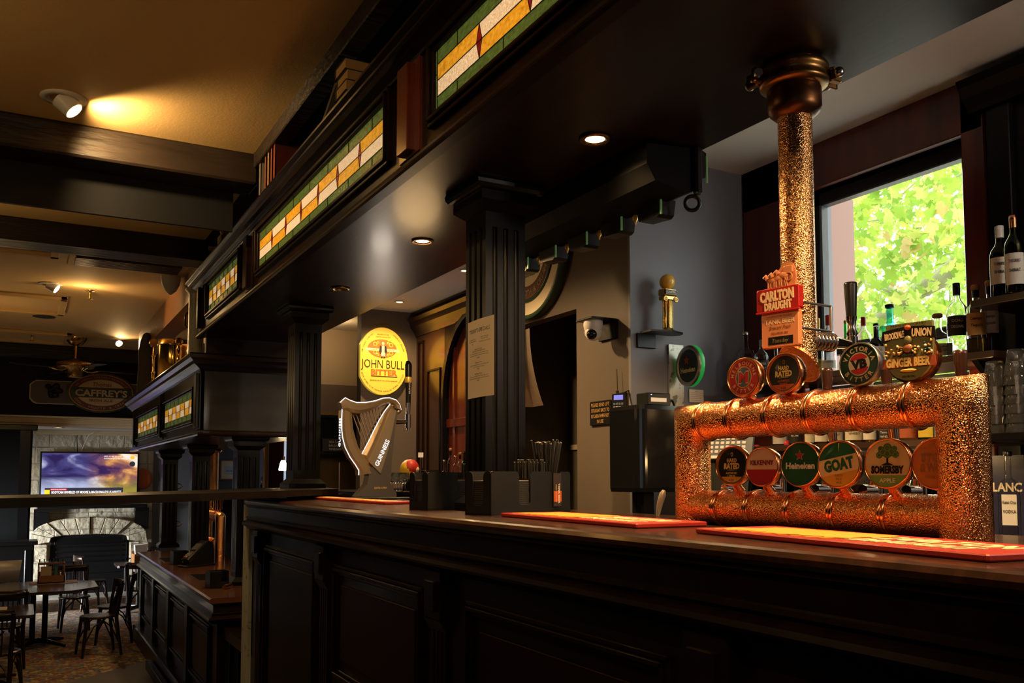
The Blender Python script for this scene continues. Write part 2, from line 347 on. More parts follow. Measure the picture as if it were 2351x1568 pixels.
m = MB().box((-.64, -.03, 0), (.64, .02, 1.09), BLACK, .01).box((-.58, -.05, .93), (.58, -.03, 1.04), BLKW, .01).box((-.72, -.06, .40), (.72, -.03, .52), BLACK, .01).box((-.72, -.09, 0), (-.60, .0, .52), BLACK, .01).box((.60, -.09, 0), (.72, .0, .52), BLACK, .01)
for k in range(4): m.box((-.55, -.052, .60+k*.09), (.55, -.03, .63+k*.09), BLKW, .006)
m.build('fire_insert', fp)
ms = empty('mantel_shelf', (1.16, 18.3, .72), label='black timber mantel shelf on two block corbels under the television', cat='shelf')
MB().box((-.92, -.28, -.04), (.92, 0, .03), BLACK, .015).build('shelf_board', ms)
for sx in (-1, 1): MB().prism([(-.20, -.04), (0, -.04), (0, -.44), (-.17, -.44), (-.18, -.10), (-.21, -.09)], 'x', sx*.84-.12, sx*.84+.12, BLACK) .build('corbel', ms)
# television
tv = empty('television', (1.10, 18.16, 1.27), label='large flat television showing blurred night footage with a news banner', cat='television')
MB().box((-.83, 0, -.41), (.83, .06, .45), BLACK, .01).build('casing', tv)
SCR = bpy.data.materials.new('television picture'); SCR.use_nodes = True
def _scr():
    nt = SCR.node_tree; b = nt.nodes['Principled BSDF']; b.inputs['Base Color'].default_value = (0,0,0,1); b.inputs['Roughness'].default_value = .2
    tc = nt.nodes.new('ShaderNodeTexCoord'); mp = nt.nodes.new('ShaderNodeMapping'); mp.inputs['Rotation'].default_value = (0, .6, 0); mp.inputs['Scale'].default_value = (1.3, 1, 3)
    nz = nt.nodes.new('ShaderNodeTexNoise'); nz.inputs['Scale'].default_value = 1.2; nz.inputs['Detail'].default_value = 5; nz.inputs['Distortion'].default_value = .6
    nt.links.new(tc.outputs['Object'], mp.inputs[0]); nt.links.new(mp.outputs[0], nz.inputs[0])
    sx = nt.nodes.new('ShaderNodeSeparateXYZ'); nt.links.new(tc.outputs['Object'], sx.inputs[0])
    r1 = nt.nodes.new('ShaderNodeValToRGB'); nt.links.new(nz.outputs[0], r1.inputs[0])
    for p, c in ((.40, (.02, .012, .09)), (.52, (.08, .07, .24)), (.62, (.35, .36, .60)), (.72, (.9, .9, 1))):
        e = r1.color_ramp.elements.new(p); e.color = (*c, 1)
    r1.color_ramp.elements[0].color = (.02, .012, .08, 1); r1.color_ramp.elements[-1].color = (.9, .9, 1, 1)
    r2 = nt.nodes.new('ShaderNodeValToRGB'); nt.links.new(nz.outputs[0], r2.inputs[0])
    for p, c in ((.40, (.05, .02, .10)), (.50, (.28, .10, .10)), (.58, (.75, .35, .10)), (.66, (1, .85, .7))):
        e = r2.color_ramp.elements.new(p); e.color = (*c, 1)
    r2.color_ramp.elements[0].color = (.05, .02, .10, 1); r2.color_ramp.elements[-1].color = (1, .85, .7, 1)
    fx = nt.nodes.new('ShaderNodeMapRange'); fx.inputs[1].default_value = -.1; fx.inputs[2].default_value = .3; nt.links.new(sx.outputs[0], fx.inputs[0])
    mx = nt.nodes.new('ShaderNodeMix'); mx.data_type = 'RGBA'; nt.links.new(fx.outputs[0], mx.inputs[0]); nt.links.new(r1.outputs[0], mx.inputs[6]); nt.links.new(r2.outputs[0], mx.inputs[7])
    # pale smoke low on the left, mustard ground low on the right
    lo = nt.nodes.new('ShaderNodeMapRange'); lo.inputs[1].default_value = .0; lo.inputs[2].default_value = -.34; nt.links.new(sx.outputs[2], lo.inputs[0])
    lc = nt.nodes.new('ShaderNodeMix'); lc.data_type = 'RGBA'; nt.links.new(fx.outputs[0], lc.inputs[0]); lc.inputs[6].default_value = (.62, .70, .95, 1); lc.inputs[7].default_value = (.40, .34, .03, 1)
    m2 = nt.nodes.new('ShaderNodeMix'); m2.data_type = 'RGBA'; nt.links.new(lo.outputs[0], m2.inputs[0]); nt.links.new(mx.outputs[2], m2.inputs[6]); nt.links.new(lc.outputs[2], m2.inputs[7])
    nt.links.new(m2.outputs[2], b.inputs['Emission Color']); b.inputs['Emission Strength'].default_value = 1.0
_scr()
MB().box((-.80, -.004, -.38), (.80, 0, .42), SCR).build('screen', tv)
EW = mat('screen white', (.8,.8,.8), .5, emit=(1,1,1), es=.9); EB = mat('screen navy', (0,0,0), .5, emit=(.03,.03,.05), es=1); ER = mat('screen red', (.5,0,.02), .5, emit=(.7,.01,.04), es=1); EY = mat('screen yellow', (.5,.4,0), .5, emit=(.9,.5,.03), es=1)
m = MB(); m.M = facing((0, -.006, .13), (0, -1, 0))
m.disc(0,0,0, EB, poly=[(-.74,-.46),(.56,-.46),(.56,-.34),(-.74,-.34)]).disc(0,0,.001, EY, poly=[(-.74,-.455),(-.66,-.455),(-.66,-.375),(-.74,-.375)]).disc(0,0,.001, ER, poly=[(-.65,-.385),(-.38,-.385),(-.38,-.355),(-.65,-.355)])
m.text('FOOTAGE RELEASED', -.515, -.37, .002, .24, .018, EW).text("BODYCAM UNVEILED OF MOORE & MACDONALD'S US ARRESTS", -.05, -.42, .002, 1.16, .045, EW, bold=.02)
m.text('2025-11-08 22:42:42 -0700', .42, .24, .002, .40, .028, EW).text('AXON BODY 4 D01A03024', .42, .20, .002, .40, .028, EW).disc(.04,.03,.002, EY, c=(.71,.22)).disc(.05,.05,.001, EB, c=(.71,.10))
m.build('broadcast_graphics', tv)
tag(MB().ell((2.02, 18.24, 1.22), .16, .03, .20, mat('orange disc', (.40, .09, .02), .35)).build('round_sign'), 'round orange-brown sign on the stone wall, half hidden behind the television', 'sign')
tag(MB().tube([(.87, 18.27, 2.10), (.86, 18.27, 1.98), (.88, 18.25, 1.70)], .008, BLACK).build('black_cable'), 'black cable hanging from the ceiling to the back of the television', 'cable')
tag(MB().tube([(1.14, 18.2, 2.08), (1.06, 18.22, 2.04), (1.02, 18.25, 1.95), (.94, 18.25, 1.73)], .005, WHT).build('white_cable'), 'thin white cable looping down behind the television', 'cable')
# ---------------- ceiling beams and fittings of the lounge ----------------
tag(MB().box((-5, 6.03, 3.24), (1.35, 6.32, LC), BEAM, .02).build('ceiling_beam'), 'rough dark ceiling beam in front of the slate bulkhead, nearest the camera', 'beam')
tag(MB().box((-5, 8.48, 3.25), (1.45, 8.82, LC), BEAM, .02).build('ceiling_beam'), 'rough dark ceiling beam behind the slate bulkhead', 'beam')
tag(MB().box((-5, 16.55, 3.22), (2.2, 16.8, LC), BEAM, .02).build('ceiling_beam'), 'rough dark ceiling beam against the far wall above the oval pub sign', 'beam')
tag(MB().box((1.31, -3.4, 3.345), (1.41, 6.03, LC), BEAM, .01).build('ceiling_beam'), 'dark ceiling beam running along above the books on the canopy', 'beam')
tag(MB().prism([(1.50,3.12),(1.72,3.10),(1.72,LC),(1.50,LC)], 'y', 8.9, 14.6, mat('lamplit tone beam', (.20,.085,.03), .4, bump=('n', (3, 22, 22), .6, .02))).build('ceiling_beam'), 'short orange-lit beam above the second bar canopy, running away', 'beam')  # lighter than the other beams: lamp light is put into its colour
def ceiling_light(x, y, z, R, label, lit=True, rim=None, group=None):
    t = empty('downlight', (x, y, z), label=label, cat='downlight', group=group)
    rim = rim or GOLD
    MB().lathe([(R*.62, -.001), (R, -.002), (R*1.02, -.006), (R*.9, -.012), (R*.64, -.008), (R*.62, -.001)], rim, n=32, caps=False).build('trim_ring', t)
    MB().lathe([(R*.62, -.004), (R*.4, -.006), (.0005, -.006)], LAMPM if lit else CHROME, n=24).build('lens', t)
    return t
DLM = mat('darkened brass', (.30, .17, .07), .3, metal=1)
ceiling_light(1.89, 2.77, SOF, .062, 'lit recessed downlight in the dark soffit, nearest of those in view', rim=DLM)
ceiling_light(1.89, 4.457, SOF, .06, 'lit recessed downlight in the dark soffit left of the middle column', rim=DLM)
ceiling_light(1.88, 5.868, SOF, .065, 'unlit brass downlight in the dark soffit above the left column', lit=False, rim=BRASS)
ceiling_light(1.89, 1.08, SOF, .062, 'lit recessed downlight in the soffit over the copper beer tower', rim=DLM)
ceiling_light(3.152, 7.995, BC, .05, 'lit downlight at the far end of the white bar ceiling above the yellow oval sign', rim=WHT)
ceiling_light(3.142, 6.509, BC, .05, 'lit downlight in the white bar ceiling seen beside the middle column', rim=WHT)
ceiling_light(.52, 17.3, 2.12, .10, 'lit downlight in the low white ceiling in front of the television wall', rim=WHT)
def gimbal(x, y, dx, dy, label, P, r=.065, ang=75, tgt=None):
    if tgt is not None and y > 8: lamp('SPOT', 'spotlight_beam', (x+.1, y-.1, LC-.12), 55, WARM2, (1.5, 9.6, 2.75), size=.03, spot=34, blend=.6)
    t = empty('eyeball_spotlight', (x, y, LC), label=label, cat='spotlight')
    MB().lathe([(r*1.9, 0), (r*1.95, -.006), (r*1.3, -.012), (r*1.2, 0)], WHT, n=28, caps=False).build('trim_ring', t)
    d = Vector((dx, dy, -.62)).normalized(); p = Vector((0, 0, -.01))
    MB().cyl(p-d*.01, p+d*.085, r*1.05, WHT, r2=r*.85, n=24).build('lamp_can', t)
    MB().cyl(p+d*.086, p+d*.088, r*.75, LAMPM, n=24).build('lens', t)
    q = Vector((x, y, LC))+p+d*.12
    lamp('SPOT', 'spotlight_beam', q, P, WARM2, q+(tgt if tgt else d), size=.03, spot=ang, blend=.6)
gimbal(.143, 5.66, .55, -.15, 'white eyeball spotlight in the cream ceiling nearest the camera', 70, ang=150, tgt=Vector((.8,.25,-.30)))
gimbal(.1, 1.9, .7, .7, 'white eyeball spotlight aimed at the middle column', 1, r=.05)
gimbal(.208, 11.3, .9, -.25, 'white eyeball spotlight throwing a beam across the lounge ceiling', 60, ang=70, tgt=Vector((.95,-.12,-.20)))
gimbal(1.277, 15.5, .2, -.9, 'white eyeball spotlight glaring at the camera above the oval pub sign', 60, ang=120)
# warm spill from the lamps that graze the ceiling
lamp('POINT', 'ceiling_graze', (-1.4, 4.2, 3.0), 22, WARM2, size=.25)
lamp('POINT', 'ceiling_graze', (.55, 11.2, 3.25), 6, WARM2, size=.05)
lamp('POINT', 'ceiling_graze', (-.4, 12.6, 2.5), 13, WARM2, size=.3)
lamp('POINT', 'ceiling_graze', (-.6, 7.5, 2.75), 9, WARM2, size=.2)
lamp('SPOT', 'alcove_beam', (.52, 17.3, 2.09), 14, WARM2, (.52, 17.3, 0), size=.08, spot=150)
t = empty('motion_sensor', (1.36, 10.25, LC), label='grey-white wedge shaped detector on the lounge ceiling near the canopy', cat='sensor')
MB().lathe([(.105, 0), (.105, -.03), (.095, -.09), (.06, -.16), (.015, -.20)], WHT, sx=1, sy=.7).build('housing', t)
for x, y, l in ((.632, 11.48, 'small brass sprinkler head in the middle of the lounge ceiling beam of light'), (.065, 15.48, 'small dark sprinkler head beside the ceiling fan')):
    t = empty('sprinkler_head', (x, y, LC), label=l, cat='sprinkler')
    MB().lathe([(.05, 0), (.05, -.006), (.016, -.012), (.013, -.05), (.010, -.09)], BRASS).build('stem', t); MB().lathe([(.028, -.09), (.03, -.096), (.01, -.10)], BRASS).build('deflector', t)
tag(MB().lathe([(.14, 0), (.145, -.004), (.125, -.006), (.12, -.002), (.001, -.002)], mat('speaker black', (.02,.015,.01), .6), o=(.196, 13.66, LC)).build('ceiling_speaker'), 'round black ceiling speaker in the lounge ceiling', 'speaker')
t = empty('air_vent', (.9, 9.9, LC), label='long dark slotted air vent beside the second ceiling beam', cat='vent')
m = MB()
for k in range(7): m.box((-.5, -.17+k*.052, -.02), (.5, -.15+k*.052, 0), flat((.10, .05, .02)))
m.box((-.5, -.2, -.004), (.5, .2, 0), BLACK).build('grille', t); MB().box((-.56, -.24, -.012), (-.5, .24, 0), CREAM).box((.5, -.24, -.012), (.56, .24, 0), CREAM).box((-.5, .2, -.012), (.5, .24, 0), CREAM).build('frame', t)
for x0_, y0_, x1_, y1_, l in ((-3.2, 9.2, .25, 9.75, 'raised cream ceiling panel beside the second beam, left of the dark vent'), (-3, 12.0, .42, 13.2, 'raised cream ceiling panel between the spotlight and the round speaker'), (-3, 15.0, .6, 16.1, 'raised cream ceiling panel behind the ceiling fan')):
    m = MB().box((x0_, y0_, LC-.05), (x1_, y0_+.08, LC), CREAM, .01).box((x0_, y1_-.08, LC-.05), (x1_, y1_, LC), CREAM, .01).box((x1_-.08, y0_, LC-.05), (x1_, y1_, LC), CREAM, .01).box((x0_, y0_, LC-.012), (x1_, y1_, LC), CREAM)
    tag(m.build('ceiling_panel'), l, 'ceiling panel')
t = empty('ceiling_fan', (.676, 15.5, LC), label='brass ceiling fan with perforated motor housing hanging in the lounge', cat='fan')
MB().lathe([(.16, 0), (.155, -.03), (.10, -.10), (.05, -.13)], BRASS).build('canopy_cup', t); MB().cyl((0,0,-.12), (0,0,-.36), .018, BRASS).build('down_rod', t)
MB().lathe([(.03,-.33),(.05,-.36),(.26,-.40),(.28,-.44),(.27,-.48),(.12,-.50),(.11,-.60),(.10,-.63),(.001,-.63)], mat('aged brass', (.45, .26, .08), .3, metal=1, bump=('v', (80,80,80), .5, .01))).build('motor_housing', t)
for k in range(4):
    a = .35+k*pi/2; m = MB(); m.M = Matrix.Rotation(a, 4, 'Z') @ Matrix.Translation((0,0,-.50))
    m.prism([(.34,-.05),(.92,-.085),(.98,-.06),(.98,.06),(.92,.085),(.34,.05)], 'z', 0, .012, BLACK)
    m.tube([(.12,0,.0),(.2,.0,-.03),(.28,.02,-.03),(.38,.03,0)], .010, BRASS).tube([(.28,-.02,-.03),(.38,-.03,0)], .010, BRASS); m.build('blade', t)
# ---------------- oval pub sign in the lounge ----------------
def caffreys(root, rx, ry):
    DG = mat('sign green', (.018, .035, .028), .35); MR = mat('sign maroon', (.13, .035, .03), .5); TN = mat('sign tan', (.56, .42, .25), .5); TG = mat('sign gold', (.45, .27, .06), .45)
    m = MB(); m.loft([[(rx*1.06*cos(a), ry*1.08*sin(a), z) for a in [2*pi*i/48 for i in range(48)]] for z in (-.05, -.005)], DG)
    m.disc(rx, ry, 0, TG, n=48).disc(rx*.97, ry*.965, .001, MR, n=48).disc(rx*.78, ry*.72, .002, TG, n=48).disc(rx*.76, ry*.695, .003, TN, n=48)
    m.box((-rx*.94, -ry*.27, -.004), (rx*.94, ry*.27, .012), DG, .004)
    m.build('board', root); m = MB()
    m.text("CAFFREY'S", 0, -ry*.02, .013, rx*1.62, ry*.36, TN, bold=.03, ext=.006).text('Thomas', 0, ry*.46, .004, rx*.60, ry*.22, MR, shear=.25, bold=.01)
    m.text('IRISH ALE', 0, -ry*.42, .004, rx*.72, ry*.15, MR, bold=.015).text('Brewed in Ireland', 0, -ry*.57, .004, rx*.42, ry*.05, MR)
    m.arc('COOL, SMOOTH & CREAMY', 0, 0, .003, rx*.865, ry*.835, 205, 335, ry*.12, TN, flip=True, bold=0).arc('THE THOMAS CAFFREY BREWING CO', 0, 0, .003, rx*.865, ry*.835, 155, 25, ry*.09, TG, bold=0)
    m.build('lettering', root)
c0 = at_y(233, 902, 16.6)
t = empty('pub_sign', label='oval Caffreys Irish Ale pub sign on a maroon board with painted pint glass and hops', cat='sign', M=facing(c0, (0, -1, 0)))
caffreys(t, .50, .315)
BB = mat('plum board', (.10, .075, .085), .5)
P_ = [(-1.08,.10),(-1.03,.155),(-.98,.18),(.8,.18),(.8,-.215),(-.98,-.215),(-1.03,-.19),(-1.08,-.13)]
MB().prism(P_, 'z', -.12, -.07, mat('sign cream edge', (.55, .45, .22), .5)).prism([(x*.985+.0, y*.93) for x, y in P_], 'z', -.071, -.066, BB).build('back_board', t)
m = MB(); random.seed(3)
for k in range(16): m.ell((-.72+random.uniform(-.09,.09), .02+random.uniform(-.10,.09), -.055), .05, .045, .02, BLACK, n=10, k=6)
m.build('painted_hops', t)
m = MB(); m.M = Matrix.Translation((-.47, -.15, -.065)) @ Matrix.Rotation(-pi/2, 4, 'X'); m.lathe([(.045, 0), (.05, .16), (.065, .22), (.058, .27)], mat('painted stout', (.16, .055, .01), .4), sy=.3); m.build('painted_glass', t)
# ================= STAINED GLASS =================
def glassm(name, c, s, sc=(55, 55, 55)):
    m_ = mat(name, c, .18, coat=.5, emit=c, es=s, bump=('n', sc, .9, .01)); nt = m_.node_tree; b = nt.nodes['Principled BSDF']
    tc = nt.nodes.new('ShaderNodeTexCoord'); mp = nt.nodes.new('ShaderNodeMapping'); mp.inputs['Scale'].default_value = [v*.8 for v in sc]
    nz = nt.nodes.new('ShaderNodeTexNoise'); nz.inputs['Scale'].default_value = 1; nz.inputs['Detail'].default_value = 3
    mr = nt.nodes.new('ShaderNodeMapRange'); mr.inputs[1].default_value = .3; mr.inputs[2].default_value = .7; mr.inputs[3].default_value = s*.55; mr.inputs[4].default_value = s*1.45
    nt.links.new(tc.outputs['Object'], mp.inputs[0]); nt.links.new(mp.outputs[0], nz.inputs[0]); nt.links.new(nz.outputs[0], mr.inputs[0]); nt.links.new(mr.outputs[0], b.inputs['Emission Strength'])
    return m_
SG = glassm('green cathedral glass', (.085, .13, .024), .46, (40, 40, 90)); SA = glassm('amber cathedral glass', (.80, .34, .018), .62, (30, 60, 90))
SC_ = glassm('cream cathedral glass', (.95, .66, .36), .62, (160, 160, 160)); SR = glassm('ruby glass', (.28, .008, .008), .35)
LEAD = mat('lead came', (.05, .04, .035), .4, metal=.6)
def stained(name, ya, yb, za, zb, n, root, x=1.397):
    """leaded light in the plane X=x from Y=ya (right in the photo) to yb; rows of green, cream/amber and green"""
    m = MB(); H = zb-za; r = [za, za+H*.22, za+H*.49, za+H*.76, zb]; sd = .018
    def q(a, b, c, d, mt, dx=0): m.add([(x+dx, p[0], p[1]) for p in (a, b, c, d)], [(0, 1, 2, 3)], mt)
    def quad(y0, z0, y1, z1, mt): q((y1, z0), (y0, z0), (y0, z1), (y1, z1), mt)
    L = MB(); lead = lambda a, b, w=.004: L.tube([(x-.002, *a), (x-.002, *b)], w/2, LEAD, n=6)
    quad(ya, za, ya+sd, zb, SG); quad(yb-sd, za, yb, zb, SG)
    A, B = ya+sd, yb-sd; w = (B-A)/n
    quad(A, r[0], B, r[1], SG); quad(A, r[3], B, r[4], SG)
    lead((ya, za+H*.3), (A, za+H*.3)); lead((yb, za+H*.6), (B, za+H*.6))
    for k in range(n):
        a, b = A+k*w, A+(k+1)*w; up, lo = (SA, SC_) if k % 2 else (SC_, SA)
        if n > 4: up, lo = lo, up
        quad(a, r[2], b, r[3], up); quad(a, r[1], b, r[2], lo)
        mid = (a+b)/2; lead((mid, r[3]), (mid, r[4])); lead((mid, r[0]), (mid, r[1]))
        if k:
            g = min(.022, w*.11)
            m.add([(x-.0015, a, r[1]), (x-.0015, a-g, r[2]), (x-.0015, a, r[3]), (x-.0015, a+g, r[2])], [(0, 1, 2, 3)], SR)
            for s in (-1, 1): lead((a, r[1]), (a+s*g, r[2]), .003); lead((a+s*g, r[2]), (a, r[3]), .003)
    for zz in (r[1], r[2], r[3]): lead((A, zz), (B, zz))
    lead((A, za), (A, zb)); lead((B, za), (B, zb))
    g = m.build('stained_glass', root); L.build('lead_came', g); return g
def gframe(ya, yb, za, zb, root, x=1.40, wd=.055, W_=WOOD):
    m = MB()
    for k, (o, d) in enumerate(((0, .022), (.018, .034), (.038, .018))):
        e = wd-o; i = e-.016
        for a, b in (((ya-e, za-e), (yb+e, za-i)), ((ya-e, zb+i), (yb+e, zb+e)), ((ya-e, za-e), (ya-i, zb+e)), ((yb+i, za-e), (yb+e, zb+e))):
            m.box((x-d, a[0], a[1]), (x+.01, b[0], b[1]), W_, .005)
    return m.build('glass_frame', root)
def fluted_column(name, x, y, zb, zt, w, label, paint=BLKW, group=None, hooks=False):
    t = empty(name, (x, y, zb), label=label, cat='column', group=group); H = zt-zb; h = w/2
    m = MB(); m.box((-h-.038, -h-.038, 0), (h+.038, h+.038, .035), paint, .004)
    sq = lambda e, z: [(-e, -e, z), (e, -e, z), (e, e, z), (-e, e, z)]
    m.loft([sq(h+.038, .035), sq(h, .072)], paint); m.build('column_base', t)
    a, b = .135, H-.20; m = MB()
    m.loft([sq(h, .072), sq(h, a)], paint).loft([sq(h, b), sq(h, H-.133)], paint)
    pts = []
    for s in range(4):                      # three round-bottomed flutes on every side
        an = s*pi/2; row = [(-h, -h)]
        for k in (-1, 0, 1):
            c = k*w*.27; r = w*.062
            for j in range(7): th = pi-pi*j/6; row.append((c+r*cos(th), -h+r*sin(th)*.9))
        for u, v in row: pts.append((u*cos(an)-v*sin(an), u*sin(an)+v*cos(an)))
    m.loft([[(u, v, a) for u, v in pts], [(u, v, b) for u, v in pts]], paint)
    m.build('fluted_shaft', t)
    m = MB(); m.loft([sq(h, H-.133), sq(h+.045, H-.094)], paint).box((-h-.045, -h-.045, H-.094), (h+.045, h+.045, H-.048), paint, .003)
    m.loft([sq(h+.05, H-.048), sq(h+.062, H-.044), sq(h+.072, H-.030), sq(h+.074, H-.014), sq(h+.07, H)], paint); m.build('capital', t)
    return t
# ================= CANOPY OVER THE FIRST BAR =================
can = empty('bar_canopy', (0, 0, 0), label='long dark timber canopy with stained glass panels running above the nearer bar', cat='canopy')
Y0, Y1 = -1.6, 8.6
SOFM = mat('dark polished soffit', (.008, .0038, .0026), .33, coat=.08, spec=.3, var=((18, 2, 2), (.017, .0058, .0035), 6, .35, .7), bump=('n', (60, 4, 4), .15, .002))
MB().box((FX+.02, Y0, SOF), (BX, Y1, SOF+.03), SOFM).box((BX-.03, Y0, SOF+.031), (BX, Y1, BC-.001), SOFM).build('soffit', can)
MB().box((FX+.004, Y0, SOF), (FX+.04, Y1, 3.04), WOOD).box((FX, Y1-.04, SOF), (BX, Y1, 3.06), WOOD).box((1.32, Y0, 3.06), (BX, Y1+.06, 3.08), WOOD).build('fascia', can)
m = MB()                                   # bottom mouldings
m.prism([(FX+.03, SOF-.012), (FX-.020, SOF-.010), (FX-.026, SOF), (FX-.022, SOF+.014), (FX-.012, SOF+.018), (FX-.014, SOF+.034), (FX-.006, SOF+.042), (FX+.03, SOF+.045)], 'y', Y0, Y1+.02, WOOD)
m.build('lower_moulding', can)
prof = [(FX+.03, 3.0), (FX-.012, 3.0), (FX-.02, 3.012), (FX-.016, 3.024), (FX-.04, 3.040), (FX-.065, 3.052), (FX-.10, 3.062), (FX-.115, 3.074), (FX-.118, 3.09), (FX-.135, 3.098), (FX-.150, 3.106), (FX-.153, 3.122), (FX-.14, 3.13), (FX+.03, 3.13)]
prof = [(FX+(a-FX)*.72 if a < FX else a, 3.0+(b-3.0)*.62) for a, b in prof]
m = MB().prism(prof, 'y', Y0, Y1+.15, WOOD); m.build('cornice', can)
for ya, yb, za, zb, n in ((.55, 3.165, 2.70, 2.945, 7), (3.71, 6.19, 2.70, 2.945, 7), (6.80, 8.11, 2.705, 2.94, 7)):
    gframe(ya, yb, za, zb, can); stained('s', ya, yb, za, zb, n, can)
for y in (3.37, 6.415, 8.42):
    w_ = .115 if y < 8 else .07
    MB().box((FX-.045, y, SOF+.06), (FX+.01, y+w_, 2.985), WOODR if y < 4 else WOOD, .004).box((FX-.012, y-.05, SOF+.045), (FX+.01, y+w_+.05, 3.0), WOODR if y < 4 else WOOD, .003).build('fascia_block', can)
MB().box((FX+.06, 8.56, 2.30), (BX, 8.64, SOF), mat('purple black panel', (.022, .012, .014), .5)).build('end_drop_panel', can)
fluted_column('fluted_column', 1.845, 3.51, 1.10, SOF, .198, 'dark fluted square column in the middle of the nearer bar with a paper notice on it')
fluted_column('fluted_column', 1.88, 6.74, 1.165, SOF, .205, 'dark fluted square column at the far end of the nearer bar, standing on the ledge')
# ================= FIRST BAR COUNTER =================
ctr = empty('bar_counter', (0, 0, 0), label='long dark mahogany bar counter running across the foreground', cat='bar counter')
CY1 = 6.46; m = MB()
m.prism([(2.22, 1.055), (1.412, 1.055), (1.394, 1.060), (1.384, 1.071), (1.382, 1.083), (1.390, 1.094), (1.402, 1.0985), (1.44, 1.10), (2.22, 1.10)], 'y', -1.6, CY1, TOPW, smooth=False)
m.build('countertop', ctr)
m = MB().prism([(1.50, 1.056), (1.405, 1.056), (1.403, 1.045), (1.418, 1.038), (1.420, .975), (1.405, .972), (1.402, .960), (1.413, .950), (1.396, .944), (1.379, .936), (1.374, .922), (1.380, .912), (1.400, .902), (1.418, .885), (1.50, .88)], 'y', -1.6, CY1+.02, WOOD)
m.build('front_moulding', ctr)
MB().box((1.45, -1.6, 0), (1.50, 4.0, .9), WOOD).box((1.45, 4.0, LF), (1.50, CY1, .9), WOOD).box((1.45, CY1-.04, 0), (2.2, CY1, 1.056), WOOD).box((2.16, -1.6, 0), (2.2, CY1, 1.056), WOOD).box((1.42, -1.6, 0), (1.46, 3.95, .16), WOOD, .01).build('cladding', ctr)
for y in (.0, 1.55, 3.12, 4.62, 6.12):
    m = MB().box((1.405, y, .70), (1.46, y+.16, .885), WOOD, .006).box((1.39, y+.03, .735), (1.41, y+.13, .85), WOOD, .006)
    m.prism([(1.46, .70), (1.405, .70), (1.43, .655), (1.46, .65)], 'y', y, y+.16, WOOD)
    for k in range(4): m.box((1.432, y+.012+k*.037, .17 if y < 4 else -.6), (1.46, y+.037+k*.037, .655), WOOD, .006)
    m.build('pilaster', ctr)
RPM = mat('deep red panel', (.014, .0032, .0018), .35, spec=.15)
for y in (.24, 1.79, 3.36, 4.86):
    m = MB(); a, b, c, d = y, y+1.18, (.22 if y < 4 else -.45), .80
    for e, x in ((0, 1.432), (.018, 1.422), (.036, 1.437)):
        for p, q in (((a+e, c+e), (b-e, c+e+.016)), ((a+e, d-e-.016), (b-e, d-e)), ((a+e, c+e), (a+e+.016, d-e)), ((b-e-.016, c+e), (b-e, d-e))):
            m.box((x, *p), (1.452, *q), WOOD, .004)
    m.box((1.442, a+.10, c+.10), (1.452, b-.10, d-.10), RPM, .004).build('raised_panel', ctr)
m = MB().box((1.425, CY1+.02, LF), (1.475, CY1+.20, 1.05), mat('chipped white paint', (.42, .43, .36), .6, var=((20, 20, 30), (.14, .14, .11), 6, .60, .72)), .003)
tag(m.build('edge_post'), 'chipped pale painted strip closing the far end of the nearer bar', 'post')
tag(MB().box((1.50, CY1+.03, LF), (2.2, CY1+.55, 1.06), NAVY).build('end_partition'), 'dark partition behind the far end of the nearer bar, under the ledge', 'partition')
lg = empty('drink_ledge', (0, 0, 0), label='thick dark timber ledge crossing the left side in front of the lounge', cat='ledge')
LP = [(-.9, 3.62), (.05, 4.16), (.797, 4.78), (1.35, 5.42), (1.97, 6.14), (2.16, 7.05), (1.60, 6.96), (.97, 5.95), (.35, 5.15), (-.9, 4.2)]
MB().prism(LP, 'z', 1.127, 1.167, mat('worn ledge timber', (.008, .0065, .0058), .38, spec=.18, var=((14, 14, 14), (.005, .004, .0035), 6, .3, .7), bump=('n', (50, 50, 50), .35, .004))).build('ledge_board', lg)
MB().box((1.62, 6.2, 1.10), (2.05, 6.9, 1.128), WOOD).build('packer', lg)
MB().box((-.95, 3.8, 0), (-.85, 4.0, 1.128), WOOD).build('post', lg)
tag(MB().lathe([(.05, 0), (.052, .003), (.045, .004), (.04, .001), (.001, .001)], STEEL, o=(*at_z(625, 1123, 1.167).xy, 1.167)).build('coaster'), 'round metal-rimmed coaster lying on the ledge beside the far column', 'coaster')
# ================= BAR RUNNERS =================
def runner(fl, fr, wdt, label, words):
    a, b = Vector(fl), Vector(fr); d = (a-b).normalized(); L = (a-b).length; n = Vector((-d.y, d.x)); n = n if n.x > 0 else -n
    # local x: along the mat (left to right in the photo), y: away from the customer
    t = empty('bar_runner', label=label, cat='bar mat', M=Matrix(((-d.x, n.x, 0, (a.x)), (-d.y, n.y, 0, a.y), (0, 0, 1, 1.10), (0, 0, 0, 1))))
    MB().box((0, 0, .001), (L, wdt, .0145), RUBR, .004).build('rubber_base', t)
    m = MB(); random.seed(int(L*100)); z = .0146        # yellow horses-and-dray emblem as overlapping raised shapes
    for k in range(6):
        x0 = .06+k*L*.075
        pts = [(x0, .03+.02*(k % 3)), (x0+.05, .03), (x0+.10, .05), (x0+.085, .09), (x0+.12, .13), (x0+.08, .19), (x0+.02, .17), (x0+.03, .11), (x0-.02, .08)]
        m.prism([(u, v*wdt/.22) for u, v in pts], 'z', z, z+.0012+.0003*k, YEL)
    for k in range(9):
        x0 = .05+k*L*.055; m.prism([(x0, .02), (x0+.015, .018), (x0+.03, .06), (x0+.018, .06)], 'z', z, z+.0015, YEL)
    m.build('emblem', t); m = MB()
    m.text(words[0], L*.735, wdt*.62, z, L*.40, wdt*.30, CRM, bold=.04, ext=.0016, shear=.1).text(words[1], L*.735, wdt*.27, z, L*.34, wdt*.22, CRM, bold=.04, ext=.0016, shear=.1)
    m.build('lettering', t); return t
